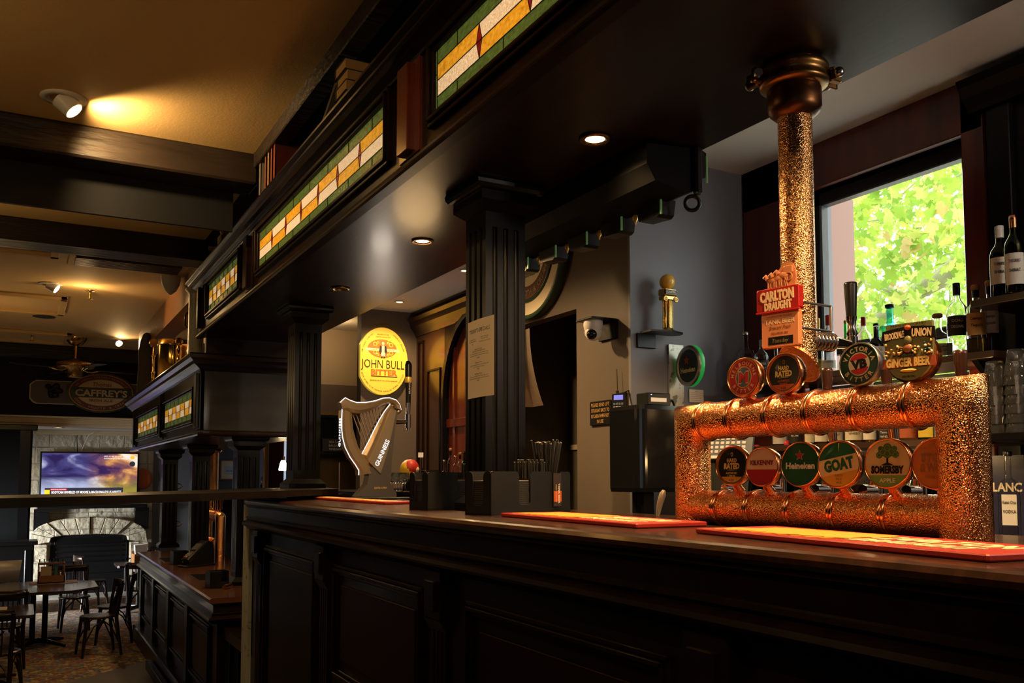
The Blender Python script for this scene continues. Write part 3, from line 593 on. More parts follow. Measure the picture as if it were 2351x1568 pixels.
W2 = ('CARLTON', 'DRAUGHT')
runner((1.565, 1.84), (1.475, .965), .26, 'red rubber bar runner in front of the copper tower, nearest the camera', W2)
runner((1.590, 2.98), (1.560, 2.09), .26, 'red rubber bar runner between the napkin caddy and the copper tower', W2)
runner((1.72, 5.47), (1.735, 4.60), .16, 'red rubber bar runner beside the left napkin caddy, the front one of two', W2)
runner((1.72, 6.17), (1.73, 5.50), .16, 'red rubber bar runner at the foot of the harp beer font, farthest away', W2)
# ================= COPPER BEER TOWER =================
TX = 1.93; YA, YB = 1.314, 2.275; R1 = .0585; ZT = 1.428; ZL = 1.153
tw = empty('copper_beer_tower', (TX, (YA+YB)/2, 1.10), label='frost-beaded copper pipe beer tower carrying two rows of round tap badges', cat='beer tower')
tw_o = Vector((TX, (YA+YB)/2, 1.10))
def L_(p): return tuple(Vector(p)-tw_o)
def mitre(m, ya, yb, r, zt, zb):
    n = 40; leg1 = []; ringt = []
    # mitred portal: left leg, top pipe, right leg as one swept skin
    R = []
    for (y, z, kind) in ((yb, zb, 'leg'), (yb, zt, 'm1'), (ya, zt, 'm2'), (ya, zb, 'leg')):
        ring = []
        for i in range(n):
            a = 2*pi*i/n; cx, cs = r*cos(a), r*sin(a)
            if kind == 'leg': ring.append(L_((TX+cx, y+cs*(1 if y == yb else 1), z)))
            elif kind == 'm1': ring.append(L_((TX+cx, y+cs, z+cs)))
            else: ring.append(L_((TX+cx, y-cs, z+cs)))
        R.append(ring)
    # the right leg runs with reversed section so that faces do not twist
    R[3] = [L_((TX+r*cos(2*pi*i/n), ya-r*sin(2*pi*i/n), zb)) for i in range(n)]
    def sub(A, B, k): return [[tuple(Vector(A[i]).lerp(Vector(B[i]), t/k)) for i in range(n)] for t in range(k)]
    rings = sub(R[0], R[1], 6)+sub(R[1], R[2], 12)+sub(R[2], R[3], 6)+[R[3]]
    m.loft(rings, COPPER, True, True)
m = MB(); mitre(m, YA, YB, R1, ZT, 1.10); m.build('portal_pipe', tw)
MB().cyl(L_((TX, YB, ZL)), L_((TX, YA, ZL)), .053, COPPER, n=40).build('lower_pipe', tw)
def yat(px, X): t = (px-1175.5)/FPX; return X*(cos(YAW)-t*sin(YAW)*1.0)/(sin(YAW)+t*cos(YAW))
for px in (1612, 1684, 1773, 1866, 1972, 2094):
    m = MB(); y = yat(px, TX-.03); m.torus(L_((TX, y, ZT)), (0, 1, 0), R1+.001, .0062, COPS, n=40).torus(L_((TX, y+.013, ZT)), (0, 1, 0), R1-.001, .0045, COPS, n=40).build('collar_ring', tw)
for px in (1648, 1722, 1815, 1917, 2035):
    m = MB(); y = yat(px, TX-.03); m.torus(L_((TX, y, ZL)), (0, 1, 0), .054, .0062, COPS, n=40).torus(L_((TX, y+.013, ZL)), (0, 1, 0), .052, .0045, COPS, n=40).build('collar_ring', tw)
RED = flat((.52, .018, .018), .4); DKR = flat((.25, .01, .012)); GRN = flat((.012, .075, .028), .3); DGN = flat((.01, .045, .022), .35); BLU = flat((.09, .12, .17)); ORG = flat((.62, .10, .015), .35)
CR2 = flat((.80, .55, .30)); BK = flat((.012, .009, .008), .3); AMB = flat((.75, .36, .03)); GRN2 = flat((.16, .24, .05)); BRN = flat((.30, .11, .03)); GD = flat((.78, .50, .14)); WP = flat((.80, .70, .55)); OLG = flat((.16, .14, .045))
def badge(px, py, hp, wp, fn, label, zpipe, rpipe, rim=COPS, turn=10, X=None, sqz=1.0):
    X = X or TX-.035; c = at_x(px, py, X); h = hp*dep(c)/FPX/2; a = RD(turn)
    n = (-cos(a), -sin(a), .06)
    t = bpy.data.objects.new('tap_badge', None); C.objects.link(t); t.parent = tw; t['label'] = label
    t.matrix_parent_inverse = Matrix.Identity(4)
    M = Matrix.Translation(Vector(L_(c))) @ facing((0,0,0), n).to_3x3().to_4x4(); t.matrix_basis = M
    r = h
    m = MB().lathe([(r*.80, -.030), (r*.97, -.024), (r*1.0, -.012), (r*.99, .001), (r*.955, .006), (r*.91, .004), (r*.905, -.001)], rim, n=48, caps=False)
    m.disc(r*.8, r*.8, -.030, rim)
    # stem down to its collar on the pipe
    Mi = M.inverted(); a_ = Mi @ Vector(L_((c.x+.012, c.y, c.z-h*.86))); b_ = Mi @ Vector(L_((TX, c.y+.004, zpipe+rpipe*.97)))
    m.cyl(a_, b_, .011, rim, r2=.016); m.build('badge_cup', t)
    m = MB(); fn(m, r*.91); m.build('badge_face', t)
    MB().lathe([(r*.915, .0015), (r*.80, .0052), (r*.5, .0085), (.0004, .0098)], mat('resin dome', (1,1,1), .04, trans=1, ior=1.12, spec=.6), n=48, caps=False).build('resin_dome', t)
    return t
def seg(m, R, z, mt, lo, hi, tilt=0):        # slice of a disc between two heights
    pts = []; N = 48
    for i in range(N):
        a = 2*pi*i/N; x, y = R*cos(a), R*sin(a); v = y-tilt*x
        pts.append((x, min(max(y, lo*R+tilt*x), hi*R+tilt*x)))
    ok = []
    for x, y in pts:
        if x*x+y*y <= R*R*1.0001: ok.append((x, y))
    if len(ok) > 2: m.disc(0, 0, z, mt, poly=ok)
def star(m, x, y, r, z, mt):
    m.disc(0, 0, z, mt, poly=[(x+(r if k % 2 == 0 else r*.42)*cos(pi/2+k*pi/5), y+(r if k % 2 == 0 else r*.42)*sin(pi/2+k*pi/5)) for k in range(10)])
def f_melb(m, R):
    m.disc(R, R, 0, flat((.75,.28,.05))).disc(R*.93, R*.93, .0004, RED).disc(R*.53, R*.60, .0008, flat((.75,.28,.05))).disc(R*.47, R*.54, .0012, BLU)
    m.arc('MELBOURNE', 0, 0, .0016, R*.73, R*.76, 172, 8, R*.21, CR2, bold=.01).arc('BITTER', 0, 0, .0016, R*.73, R*.76, 218, 322, R*.21, CR2, flip=True, bold=.01)
    m.text('M', .0, 0, .0016, R*.66, R*.62, CR2, bold=.07).text('M', .0, 0, .0024, R*.60, R*.56, RED, bold=.05)
def f_hard(sub, col):
    def f(m, R):
        m.disc(R, R, 0, col if sub == 'ORANGE' else BRN).disc(R*.90, R*.93, .0004, BK); seg(m, R*.9, .0008, col if sub == 'ORANGE' else AMB, -1, -.66)
        m.text('HARD', 0, R*.28, .0012, R*.62, R*.22, GD, bold=.03).text('RATED', 0, -.02*R, .0012, R*1.0, R*.30, GD, bold=.05).text('ALCOHOLIC', 0, -R*.40, .0012, R*.72, R*.12, ORG if sub == 'ORANGE' else GD).text(sub, 0, -R*.56, .0012, R*.48, R*.12, ORG if sub == 'ORANGE' else GD)
        m.text('O', 0, R*.60, .0012, R*.14, R*.24, ORG if sub == 'ORANGE' else GD).text('4.5%' if sub == 'ORANGE' else '4.2%', 0, -R*.78, .0012, R*.3, R*.12, BK).disc(R*.3, R*.01, .0012, GD, c=(0, -R*.24))
    return f
def f_vb(m, R):
    m.disc(R, R, 0, BK).disc(R*.96, R*.96, .0004, DGN).disc(R*.56, R*.58, .0008, WP); seg(m, R*.53, .0012, RED, .42, 1, .12); seg(m, R*.53, .0012, RED, -1, -.42, .12)
    m.arc('VICTORIA', 0, 0, .0012, R*.77, R*.77, 160, 20, R*.24, CR2, bold=.03).arc('BITTER', 0, 0, .0012, R*.77, R*.77, 218, 322, R*.24, CR2, flip=True, bold=.03)
    m.text('VB', 0, 0, .002, R*.84, R*.44, BK, bold=.06, rot=.10)
def f_kil(m, R):
    m.disc(R, R, 0, flat((.80,.52,.34))); seg(m, R, .0005, flat((.42, .01, .015), .3), -1, -.14); seg(m, R*.995, .0008, GD, -.14, -.11)
    m.text('KILKENNY', 0, R*.24, .0012, R*1.5, R*.27, DKR, bold=.03).text('IRISH ALE', 0, R*.0, .0012, R*.9, R*.08, CR2)
def f_hei(m, R):
    m.disc(R, R, 0, GRN); star(m, -R*.04, R*.42, R*.27, .0006, WP); star(m, -R*.04, R*.42, R*.245, .0010, RED)
    m.text('Heineken', 0, -R*.06, .0010, R*1.55, R*.30, WP, bold=.035)
def f_goat(m, R):
    m.disc(R, R, 0, CR2); seg(m, R, .0005, flat((.01,.09,.035)), .34, 1, .20); seg(m, R, .0005, AMB, -1, -.42, .20)
    m.text('GOAT', 0, .0, .0010, R*1.45, R*.50, flat((.01,.09,.035)), bold=.05, rot=.18)
    for k, w in enumerate(('TASTY', 'PALE', 'ALE')): m.text(w, .02*R, -R*(.50+.155*k), .0010, R*(.4 if k == 0 else .28), R*.11, BRN)
    m.disc(0, 0, .001, WP, poly=[(-.03*R, .95*R), (.03*R, .95*R), (.0, .55*R)])
def f_som(m, R):
    m.disc(R, R, 0, flat((.62,.42,.20))); seg(m, R, .0005, GRN2, -1, -.50); TRG = flat((.075, .13, .045))
    for x, y, r in ((-.2,.50,.2),(.2,.50,.2),(0,.66,.2),(-.36,.36,.15),(.36,.38,.15),(0,.42,.2),(-.3,.62,.13),(.3,.62,.13)):
        m.disc(R*r, R*r, .0008+.0001*r*10, TRG, c=(R*x, R*y), n=20); m.torus((R*x, R*y, .0012), (0,0,1), R*r*.6, R*.02, GRN2, n=16, k=4)
    m.disc(0,0,.0008, BK, poly=[(-.05*R,.28*R),(.05*R,.28*R),(.04*R,.04*R),(.30*R,-.08*R),(-.30*R,-.08*R),(-.04*R,.04*R)])
    m.text('SOMERSBY', 0, -R*.26, .0012, R*1.45, R*.32, BK, bold=.05).text('APPLE', 0, -R*.72, .0012, R*.7, R*.18, WP, bold=.01)
def f_stone(m, R):
    m.disc(R, R, 0, flat((.45, .13, .02)))
    m.text('STONE', 0, R*.25, .0010, R*1.3, R*.34, BRN, bold=.05).text('& WOOD', 0, -R*.16, .0010, R*1.4, R*.34, BRN, bold=.05).arc('THE ORIGINAL', 0, 0, .001, R*.8, R*.8, 150, 30, R*.1, BRN).text('PACIFIC ALE', 0, -R*.55, .0010, R*1.0, R*.14, BRN)
badge(1708, 866, 93, 72, f_melb, 'red round badge lettered Melbourne Bitter, leftmost of the top row', ZT, R1)
badge(1800, 857, 96, 76, f_hard('ORANGE', ORG), 'black and orange badge lettered Hard Rated alcoholic orange, top row', ZT, R1)
badge(1973, 836, 102, 84, f_vb, 'green badge lettered Victoria Bitter VB, top row', ZT, R1, rim=STEEL)
badge(1681, 1069, 94, 66, f_hard('LEMON', AMB), 'black badge lettered Hard Rated alcoholic lemon, leftmost of the bottom row', ZL, .053)
badge(1750, 1072, 92, 67, f_kil, 'cream over red badge lettered Kilkenny, bottom row', ZL, .053)
badge(1838, 1066, 106, 80, f_hei, 'green badge with a red star lettered Heineken, bottom row', ZL, .053)
badge(1926, 1066, 112, 92, f_goat, 'green, cream and orange badge lettered Goat, bottom row', ZL, .053)
badge(2038, 1064, 118, 102, f_som, 'badge with a curly green tree lettered Somersby apple, bottom row', ZL, .053)
badge(2152, 1064, 124, 112, f_stone, 'orange-brown badge lettered Stone & Wood, half hidden behind the right leg', ZL, .053)
# ginger beer plaque
c = at_x(2086, 800, TX-.03); h = 150*dep(c)/FPX; a = RD(12)
t = bpy.data.objects.new('tap_badge', None); C.objects.link(t); t.parent = tw; t['label'] = 'large decorated plaque lettered Brookvale Union ginger beer, rightmost of the top row'
M = Matrix.Translation(Vector(L_(c))) @ facing((0,0,0), (-cos(a), -sin(a), .05)).to_3x3().to_4x4(); t.matrix_basis = M
U = h/2; sh = [(-.72,.80),(.72,.80),(.74,.30),(.72,-.25)]+[(.72*cos(x), -.28-.70*sin(x)) for x in [pi*k/12 for k in range(13)]]+[(-.74,.3)]
m = MB().prism([(u*U*.98, v*U) for u, v in sh], 'z', -.012, 0, OLG).lathe([(U*.60,-.05),(U*.78,-.04),(U*.80,-.013)], COPS, o=(U*.02,-U*.25,0), n=40)
Mi = M.inverted(); m.cyl(Mi @ Vector(L_((c.x+.02, c.y, c.z-h*.42))), Mi @ Vector(L_((TX, c.y, ZT+R1))), .014, COPS); m.build('badge_plate', t)
m = MB().prism([(-.80*U,.60*U),(0,.70*U),(.80*U,.60*U),(.86*U,.20*U),(.5*U,.36*U),(0,.42*U),(-.5*U,.36*U),(-.86*U,.20*U)], 'z', 0, .004, BK)
m.text('BROOKVALE', -U*.42, U*.44, .004, U*.62, U*.20, CR2, bold=.04, rot=.08).text('UNION', U*.42, U*.46, .004, U*.60, U*.24, CR2, bold=.04, rot=-.06).text('GINGER BEER', 0, -U*.42, .0045, U*1.36, U*.26, GD, bold=.05).text('ALCOHOLIC', 0, -U*.22, .0045, U*.5, U*.08, BK)
m.prism([(-.80*U,-.27*U),(.80*U,-.27*U),(.84*U,-.58*U),(-.84*U,-.58*U)], 'z', 0, .002, flat((.35,.07,.03))).text('ABV 4% VOL', 0, -U*.86, .001, U*.4, U*.07, BK).text('PREMIUM GOURMET', 0, U*.74, .001, U*1.1, U*.06, BK)
m.ell((0,-.68*U,.002), .26*U, .05*U, .006, GD).build('lettering', t)
m = MB(); random.seed(5)                  # raised bunch of flowers and ginger around a plain centre figure
for k in range(60):
    x = random.uniform(-.72,.72); y = random.uniform(-.22, .20-abs(abs(x)-.75)*.25)
    if abs(x) < .2: y *= .5
    m.ell((x*U, y*U, .003), U*random.uniform(.025,.055), U*random.uniform(.025,.055), .005, random.choice([GD, AMB, BRN, OLG, WP, DGN]), n=8, k=5)
m.ell((0,.24*U,.004), .12*U, .15*U, .007, OLG).ell((0,.0,.004), .16*U, .14*U, .007, BRN).ell((0,.64*U,.004), .10*U,.08*U,.006, ORG).build('raised_garland', t)
def tap(y, z, hz, lean=0, spout=True, bk=BLACK):
    t = bpy.data.objects.new('tap', None); C.objects.link(t); t.parent = tw; t.matrix_basis = Matrix.Translation(Vector(L_((TX, y, z))))
    m = MB().cyl((.05,0,0), (.105,0,0), .015, CHROME).cyl((.105,0,.03), (.105,0,-.03), .018, CHROME).cyl((.105,0,.03), (.105,0,.055), .009, CHROME)
    m.tube([(.105,0,-.02),(.12,0,-.05),(.13,0,-.12)], .011, CHROME, rs=[.016,.013,.010]); m.build('faucet', t)
    MB().lathe([(.010,.05),(.013,.07),(.017,hz-.01),(.016,hz),(.001,hz)], bk, o=(.105+lean,0,0), n=20).build('tap_handle', t, 'black tap handle')
for y in (yat(1900, TX+.10), yat(2040, TX+.105), yat(2212, TX+.105)): tap(y, ZT+.0, .135, bk=mat('brown black handle', (.035,.014,.009), .25))
for px in (1690, 1790, 1900, 2010, 2110): tap(yat(px, TX+.105), ZL+.06, .10)
# ================= HANGING COPPER COLUMN WITH ITS TANK-BEER SIGN =================
PX, PY, PR = 2.10, 1.965, .0525
cp = empty('copper_pipe_column', (PX, PY, SOF), label='beaded copper pipe hanging from the canopy with a bolted clamp at its top', cat='copper pipe')
zb0 = at_x(1833, 832, PX).z-SOF; n = 40; R = []
R.append([(PR*cos(2*pi*i/n), PR*sin(2*pi*i/n), -.16) for i in range(n)])
for k in (.25, .5, .75): R.append([(PR*cos(2*pi*i/n), PR*sin(2*pi*i/n), -.16+(zb0-.86*PR*cos(2*pi*i/n)-.10*PR*sin(2*pi*i/n)+.16)*k) for i in range(n)])
R.append([(PR*cos(2*pi*i/n), PR*sin(2*pi*i/n), zb0-.86*PR*cos(2*pi*i/n)-.10*PR*sin(2*pi*i/n)) for i in range(n)])
MB().loft(R, COPPER, True, True).build('copper_pipe', cp)
m = MB(); k1 = 1.12
m.loft([[(PR*k1*cos(2*pi*i/n)+d, PR*k1*sin(2*pi*i/n), zb0-.86*(PR*k1*cos(2*pi*i/n))-.10*PR*k1*sin(2*pi*i/n)-.002+d) for i in range(n)] for d in (0, -.006)], mat('embossed copper', (.95,.34,.12), .3, metal=1, bump=('v', (240,240,240), .8, .003)))
zp = lambda x, y: zb0-.86*x-.10*y-.010
for k in (-.024, -.008, .010, .026): m.tube([(-.040*(1-abs(k)*8), k, zp(-.040*(1-abs(k)*8), k))]+[(x, k*1.2+.15*x, zp(x, k*1.2+.15*x)) for x in (-.015, .008, .028)], .0018, COPS)
m.build('oval_end_plate', cp)
m = MB().lathe([(.05,-.175),(.062,-.17),(.078,-.155),(.083,-.14),(.083,-.085),(.075,-.075)], mat('dark patina copper', (.16,.07,.03), .38, metal=1), n=40)
m.build('reducer', cp)
BZ = mat('cast bronze', (.34, .18, .06), .36, metal=1)
m = MB().lathe([(.080,-.080),(.094,-.078),(.105,-.070),(.107,-.060),(.100,-.055),(.100,-.036),(.107,-.032),(.107,-.016),(.095,-.008),(.08,-.002),(.08,0)], BZ, n=44)
for sx, sy in ((.100,-.055), (-.100,.055)):
    d = Vector((sx, sy, 0)).normalized(); q = Vector((-d.y, d.x, 0))
    for e in (-1, 1): m.box(tuple(d*.10+q*e*.012+Vector((-.006,-.006,-.065))), tuple(d*.145+q*e*.028+Vector((.006,.006,-.02))), BZ, .005)
    m.cyl(d*.125-q*.05+Vector((0,0,-.045)), d*.125+q*.05+Vector((0,0,-.045)), .008, STEEL).ell(tuple(d*.125-q*.05+Vector((0,0,-.045))), .016, .016, .016, STEEL).cyl(d*.125+q*.038+Vector((0,0,-.045)), d*.125+q*.052+Vector((0,0,-.045)), .014, STEEL, n=6)
m.build('pipe_clamp', cp)
m = MB(); m.M = facing((0,0,0), (-1,0,0)); m.arc('HYDRAULIC', 0, 0, .001, .001, .001, 0, 1, .001, BZ)
m = MB()
for st, zz in (('114 MM 606', -.024), ('HYDRAULIC', -.062)):
    for i, ch in enumerate(st):
        a = RD(232-i*8); m.M = facing((.107*cos(a), .107*sin(a), zz), (cos(a), sin(a), 0)); m.text(ch, 0, 0, 0, None, .012, BZ, ext=.0015)
m.build('cast_lettering', cp)
# sign board
OC = mat('copper print board', (.62, .22, .09), .45); q = at_x(1790, 722, 1.975); a = RD(14)
t = bpy.data.objects.new('tank_beer_sign', None); C.objects.link(t); t.parent = cp; t['label'] = 'copper-coloured sign board with red panel lettered Carlton Draught tank beer'
M = Matrix.Translation(q-Vector((PX, PY, SOF))) @ facing((0,0,0), (-cos(a), -sin(a), .02)).to_3x3().to_4x4(); t.matrix_basis = M
s = dep(q)/FPX; hw = .062; m = MB().box((-hw, -.098, -.022), (hw, .072, 0), OC, .004).box((-hw*.62, -.090, 0), (hw*.70, -.066, .001), BK); m.build('board', t)
MB().box((-hw-.012, .012, -.02), (hw+.006, .082, .008), flat((.35,.012,.012), .35), .004).box((-hw-.012, .008, 0), (hw+.006, .013, .011), RED).build('red_panel', t)
m = MB().text('CARLTON', -.004, .058, .008, .112, .030, CR2, bold=.05, ext=.003, rot=.03).text('DRAUGHT', 0, .027, .008, .090, .024, CR2, bold=.05, ext=.003, rot=.03)
m.text('UNPASTEURISED', 0, -.004, .0005, .085, .006, BRN).text('TANK BEER', 0, -.020, .0005, .10, .014, CR2, bold=.02).text('Brewery Fresh', 0, -.038, .0005, .07, .012, BRN, shear=.3).text('DELIVERED ON', 0, -.055, .0005, .055, .006, BRN).text('Tuesday', .0, -.078, .0012, .055, .013, OLG, shear=.2); m.build('lettering', t)
m = MB()                                   # the cast team of dray horses on top, as a low relief
HS = [(-.046,.084),(-.044,.100),(-.050,.112),(-.056,.116),(-.058,.122),(-.048,.128),(-.040,.124),(-.032,.122),(-.028,.130),(-.020,.138),(-.012,.134),(-.004,.140),(.004,.152),(.016,.160),(.030,.158),(.040,.150),(.046,.136),(.050,.110),(.046,.084)]
m.prism(HS, 'z', -.016, -.008, OC)
for k, (x, y) in enumerate(((-.040,.108),(-.022,.112),(-.004,.118))):
    m.ell((x+.014, y, -.006), .018, .011, .007, OC, n=14, k=8).tube([(x, y+.004, -.004), (x-.008, y+.016, -.003), (x-.016, y+.010, -.003)], .005, OC, rs=[.008,.006,.003])
    for d in (.002, .010, .022, .028): m.tube([(x+d, y-.006, -.004), (x+d-.002, y-.018, -.003), (x+d, .085, -.004)], .0022, OC, rs=[.003,.002,.002])
m.box((.012,.122,-.010),(.042,.146,-.002), OC, .003).torus((.028,.112,-.003),(0,0,1),.012,.0022,OC,n=20,k=6)
m.box((-.05, .078, -.016), (.05, .084, 0), OC).build('cast_horses', t)
m = MB()
for dz in (.038, -.040):
    for dy in (0,):
        m.tube([(q.x-PX+.02, q.y-PY-.035, q.z-SOF+dz), (PR+.015, -PR-.012, q.z-SOF+dz)], .004, STEEL)
m.tube([(PR+.015, -PR-.012, q.z-SOF+.038), (PR+.015, -PR-.012, q.z-SOF-.040)], .005, STEEL).box((PR-.01,-.02,q.z-SOF-.055),(PR+.012,.03,q.z-SOF+.055), COPS, .004).build('sign_bracket', cp)
zt_ = at_y(1917, 787, PY).z-SOF
m = MB().cyl((.04,0,zt_), (.14,0,zt_), .026, CHROME, n=28)
for k in range(6): m.torus((.06+k*.016,0,zt_), (1,0,0), .026, .004, CHROME, n=28, k=6)
m.cyl((.14,0,zt_), (.22,0,zt_), .022, CHROME, r2=.014).cyl((.235,0,zt_-.03), (.235,0,zt_+.025), .018, CHROME).lathe([(.012,.02),(.019,.035),(.012,.055),(.017,.085),(.018,.09)], CHROME, o=(.235,0,zt_)).build('tap_faucet', cp)
MB().lathe([(.016,.09),(.021,.195),(.020,.202),(.001,.202)], BLACK, o=(.235,0,zt_), n=24).build('tap_handle', cp, 'tall black tap handle')
# ================= HARP BEER FONT =================
hp = empty('harp_beer_font', (2.06, 5.70, 1.10), label='illuminated bronze harp beer font lettered Guinness standing at the end of the bar', cat='beer font')
LEDW = mat('white light strip', (.9,.9,1), .4, emit=(.80,.86,1), es=1.3)
def hz(px, py): v = at_y(px, py, 5.70); return (v.x-2.06, v.z-1.10)
# drip tray and pedestal
MB().box((-.155,-.08,0),(.36,.09,.012), BLACKM, .003).build('drip_tray', hp)
PED = mat('gunmetal pedestal', (.12,.105,.095), .38, metal=.7)
P1 = [hz(*q) for q in ((813,1140),(823,1128),(838,1112),(842,1092),(840,1080),(872,1050),(888,960),(908,945),(900,1000),(894,1060),(891,1112),(905,1132),(905,1141))]
P1 = [(x, max(z, .0125)) for x, z in P1]
m = MB(); m.prism(P1, 'y', -.045, .05, PED); m.M = facing((0,-.046,0),(0,-1,0)); x_, z_ = hz(868, 1120)
m.text('ESTD 1759', x_, z_, 0, .085, .014, GOLD).build('pedestal', hp)
def ribbon(name, outer, inner, y0, y1, mt, glow=None):
    o_ = [hz(*p) for p in outer]; i_ = [hz(*p) for p in inner]; m = MB(); nn = len(o_)
    R = [[(o_[k][0], y1, o_[k][1]), (o_[k][0], y0+.012, o_[k][1]), ((o_[k][0]*.8+i_[k][0]*.2), y0, (o_[k][1]*.8+i_[k][1]*.2)), ((o_[k][0]*.3+i_[k][0]*.7), y0+.004, (o_[k][1]*.3+i_[k][1]*.7)), (i_[k][0], y0+.016, i_[k][1]), (i_[k][0], y1, i_[k][1])] for k in range(nn)]
    m.loft(R, mt, True, False)
    o = m.build(name, hp)
    if glow: MB().tube([(o_[k][0]-.003, y0+.010, o_[k][1]) for k in range(nn)], .0028, glow, n=6).build('light_strip', o, 'glowing white edge strip')
    return o
HB = mat('harp bronze', (.36,.27,.17), .30, metal=.75, bump=('n', (3, 200, 3), .1, .002))
ribbon('harp_neck', [(777,925),(789,914),(800,920),(815,925),(835,925),(858,921),(875,915),(890,914),(905,919),(914,930),(917,942)], [(783,946),(797,947),(810,949),(822,950),(836,947),(850,942),(862,937),(876,930),(890,927),(899,930),(903,938)], -.05, .03, HB, LEDW)
ribbon('harp_pillar', [(782,940),(781,960),(781,985),(783,1005),(789,1028),(800,1050),(812,1067),(820,1080),(820,1091)], [(804,950),(805,965),(807,985),(812,1005),(818,1025),(827,1042),(838,1058),(850,1072),(858,1085)], -.05, .04, HB, LEDW)
ribbon('harp_soundboard', [(893,928),(880,945),(868,965),(855,990),(843,1015),(828,1043),(838,1060),(864,1086)], [(905,945),(898,960),(892,985),(886,1010),(880,1035),(874,1060),(869,1076),(866,1087)], -.04, .04, HB, LEDW)
m = MB(); cx, cz = hz(905, 937); sp = []
for k in range(26): a = .6-k*.30; r_ = .040*(1-k/38); sp.append((cx-.004+r_*cos(a), -.02, cz-.002+r_*sin(a)))
m.tube(sp, .013, HB, n=10, rs=[.016-.0003*k for k in range(26)]).build('neck_scroll', hp)
for k in range(9):
    t_ = k/8; a = hz(808+t_*60, 950-t_*14); b = hz(836+t_*37, 1028-t_*72)
    MB().tube([(a[0],-.01,a[1]),(b[0],-.01,b[1])], .0042, HB, n=8).build('harp_string', hp)
pn = [hz(*q_) for q_ in ((893,940),(903,946),(894,990),(884,1035),(874,1068),(867,1087),(842,1062),(852,1040),(868,1005),(881,970))]
MB().prism(pn, 'y', -.055, -.035, mat('harp face bronze', (.26,.21,.14), .35, metal=.6)).build('face_panel', hp)
m = MB(); m.M = facing((0,-.0565,0),(0,-1,0)); a = hz(857,1070); b = hz(884,1010); an = atan2(b[1]-a[1], b[0]-a[0])
m.text('GUINNESS', (a[0]+b[0])/2, (a[1]+b[1])/2, 0, .190, .030, LEDW, bold=.0, rot=an, ext=.002)
m.build('front_lettering', hp, 'glowing white Guinness lettering')
m = MB(); x_, z_ = hz(781, 993); m.M = facing((x_-.004,-.005,z_),(-1,-.15,0)); m.text('GUINNESS', 0, 0, 0, .19, .024, LEDW, bold=.0, rot=pi/2-.02, ext=.002); m.build('edge_lettering', hp, 'glowing white lettering running down the harp edge')
x0_, z0_ = hz(910, 969); x1_, z1_ = hz(937, 968)
m = MB().cyl((x0_-.05,0,z0_), (x1_,0,z1_), .020, CHROME, r2=.012).cyl((x1_,0,z1_-.045), (x1_,0,z1_+.05), .020, CHROME).cyl((x1_,0,z1_-.06), (x1_,0,z1_-.04), .011, CHROME).cyl((x1_,0,z1_+.05), (x1_,0,z1_+.13), .014, CHROME, r2=.018); m.build('tap_faucet', hp)
zt_ = hz(941, 828)[1]; m = MB().lathe([(.017, z1_+.12), (.019, z1_+.22), (.022, zt_-.18), (.024, zt_-.03), (.016, zt_-.005), (.001, zt_)], BLACK, o=(x1_,0,0), n=20).lathe([(.0245, zt_-.155), (.026, zt_-.15), (.026, zt_-.12), (.0245, zt_-.115)], GOLD, o=(x1_,0,0), n=20); m.M = facing((x1_,-.0225,0),(-.5,-.86,0)); m.text('GUINNESS', 0, z1_+.24, 0, .10, .010, WHT, rot=pi/2).build('tap_handle', hp, 'tall black tap handle with a gold band')
# ================= NAPKIN CADDIES =================
def caddy(o, rz, label, L=.53, D=.135, H=.172):
    t = empty('napkin_caddy', (o[0], o[1], 1.10), rz, label=label, cat='napkin caddy')
    # local x runs along the long side away to the right, y is depth to the back; walls are 4 mm sheets with cut-outs
    def wall(p, q, cuts, h=H):
        p, q = Vector(p), Vector(q); d = q-p; Ln = d.length; d = d/Ln; nn = Vector((-d.y, d.x))*.004
        out = [(0, 0)]
        pts = [(0, h-.012), (.004, h-.003), (.012, h)]
        for a, b, dz in cuts:
            pts += [(a-.018, h), (a-.006, h-.005), (a, h-.018), (a, h-dz+.01), (a+.01, h-dz), (b-.01, h-dz), (b, h-dz+.01), (b, h-.018), (b+.006, h-.005), (b+.018, h)]
        pts += [(Ln-.012, h), (Ln-.004, h-.003), (Ln, h-.012)]
        top = pts; m_ = MB()
        vs = []; fs = []
        for u, v in top:
            for s_ in (0, 1):
                for z in (0, v): vs.append((p.x+d.x*u+nn.x*s_, p.y+d.y*u+nn.y*s_, z))
        for k in range(len(top)-1):
            a, b = k*4, (k+1)*4
            fs += [(a, b, b+1, a+1), (a+3, b+3, b+2, a+2), (a+1, b+1, b+3, a+3), (a, a+2, b+2, b)]
        fs += [(0, 1, 3, 2), (4*len(top)-4, 4*len(top)-2, 4*len(top)-1, 4*len(top)-3)]
        return vs, fs
    m = MB()
    for p, q, cuts in (((0,0),(L,0),((.175,.25,.135),(.40,.455,.05))), ((0,D),(0,0),((.04,.095,.135),)), ((L,0),(L,D),()), ((L,D),(0,D),())):
        vs, fs = wall(p, q, cuts); m.add(vs, fs, BLACKM)
    m.box((0,0,.002),(L,D,.006), BLACKM).box((.26,.004,.006),(.264,D-.004,H-.03), BLACKM).box((.39,.004,.006),(.394,D-.004,H-.03), BLACKM).build('holder_body', t)
    return t
def inplace(t, x, y, z=0): return t.matrix_basis @ Vector((x, y, z))
cd2 = caddy((1.595, 3.07), RD(22), 'black napkin and straw caddy in front of the middle column')
cd1 = caddy((1.600, 3.70), RD(14), 'black napkin caddy to the left of the middle column')
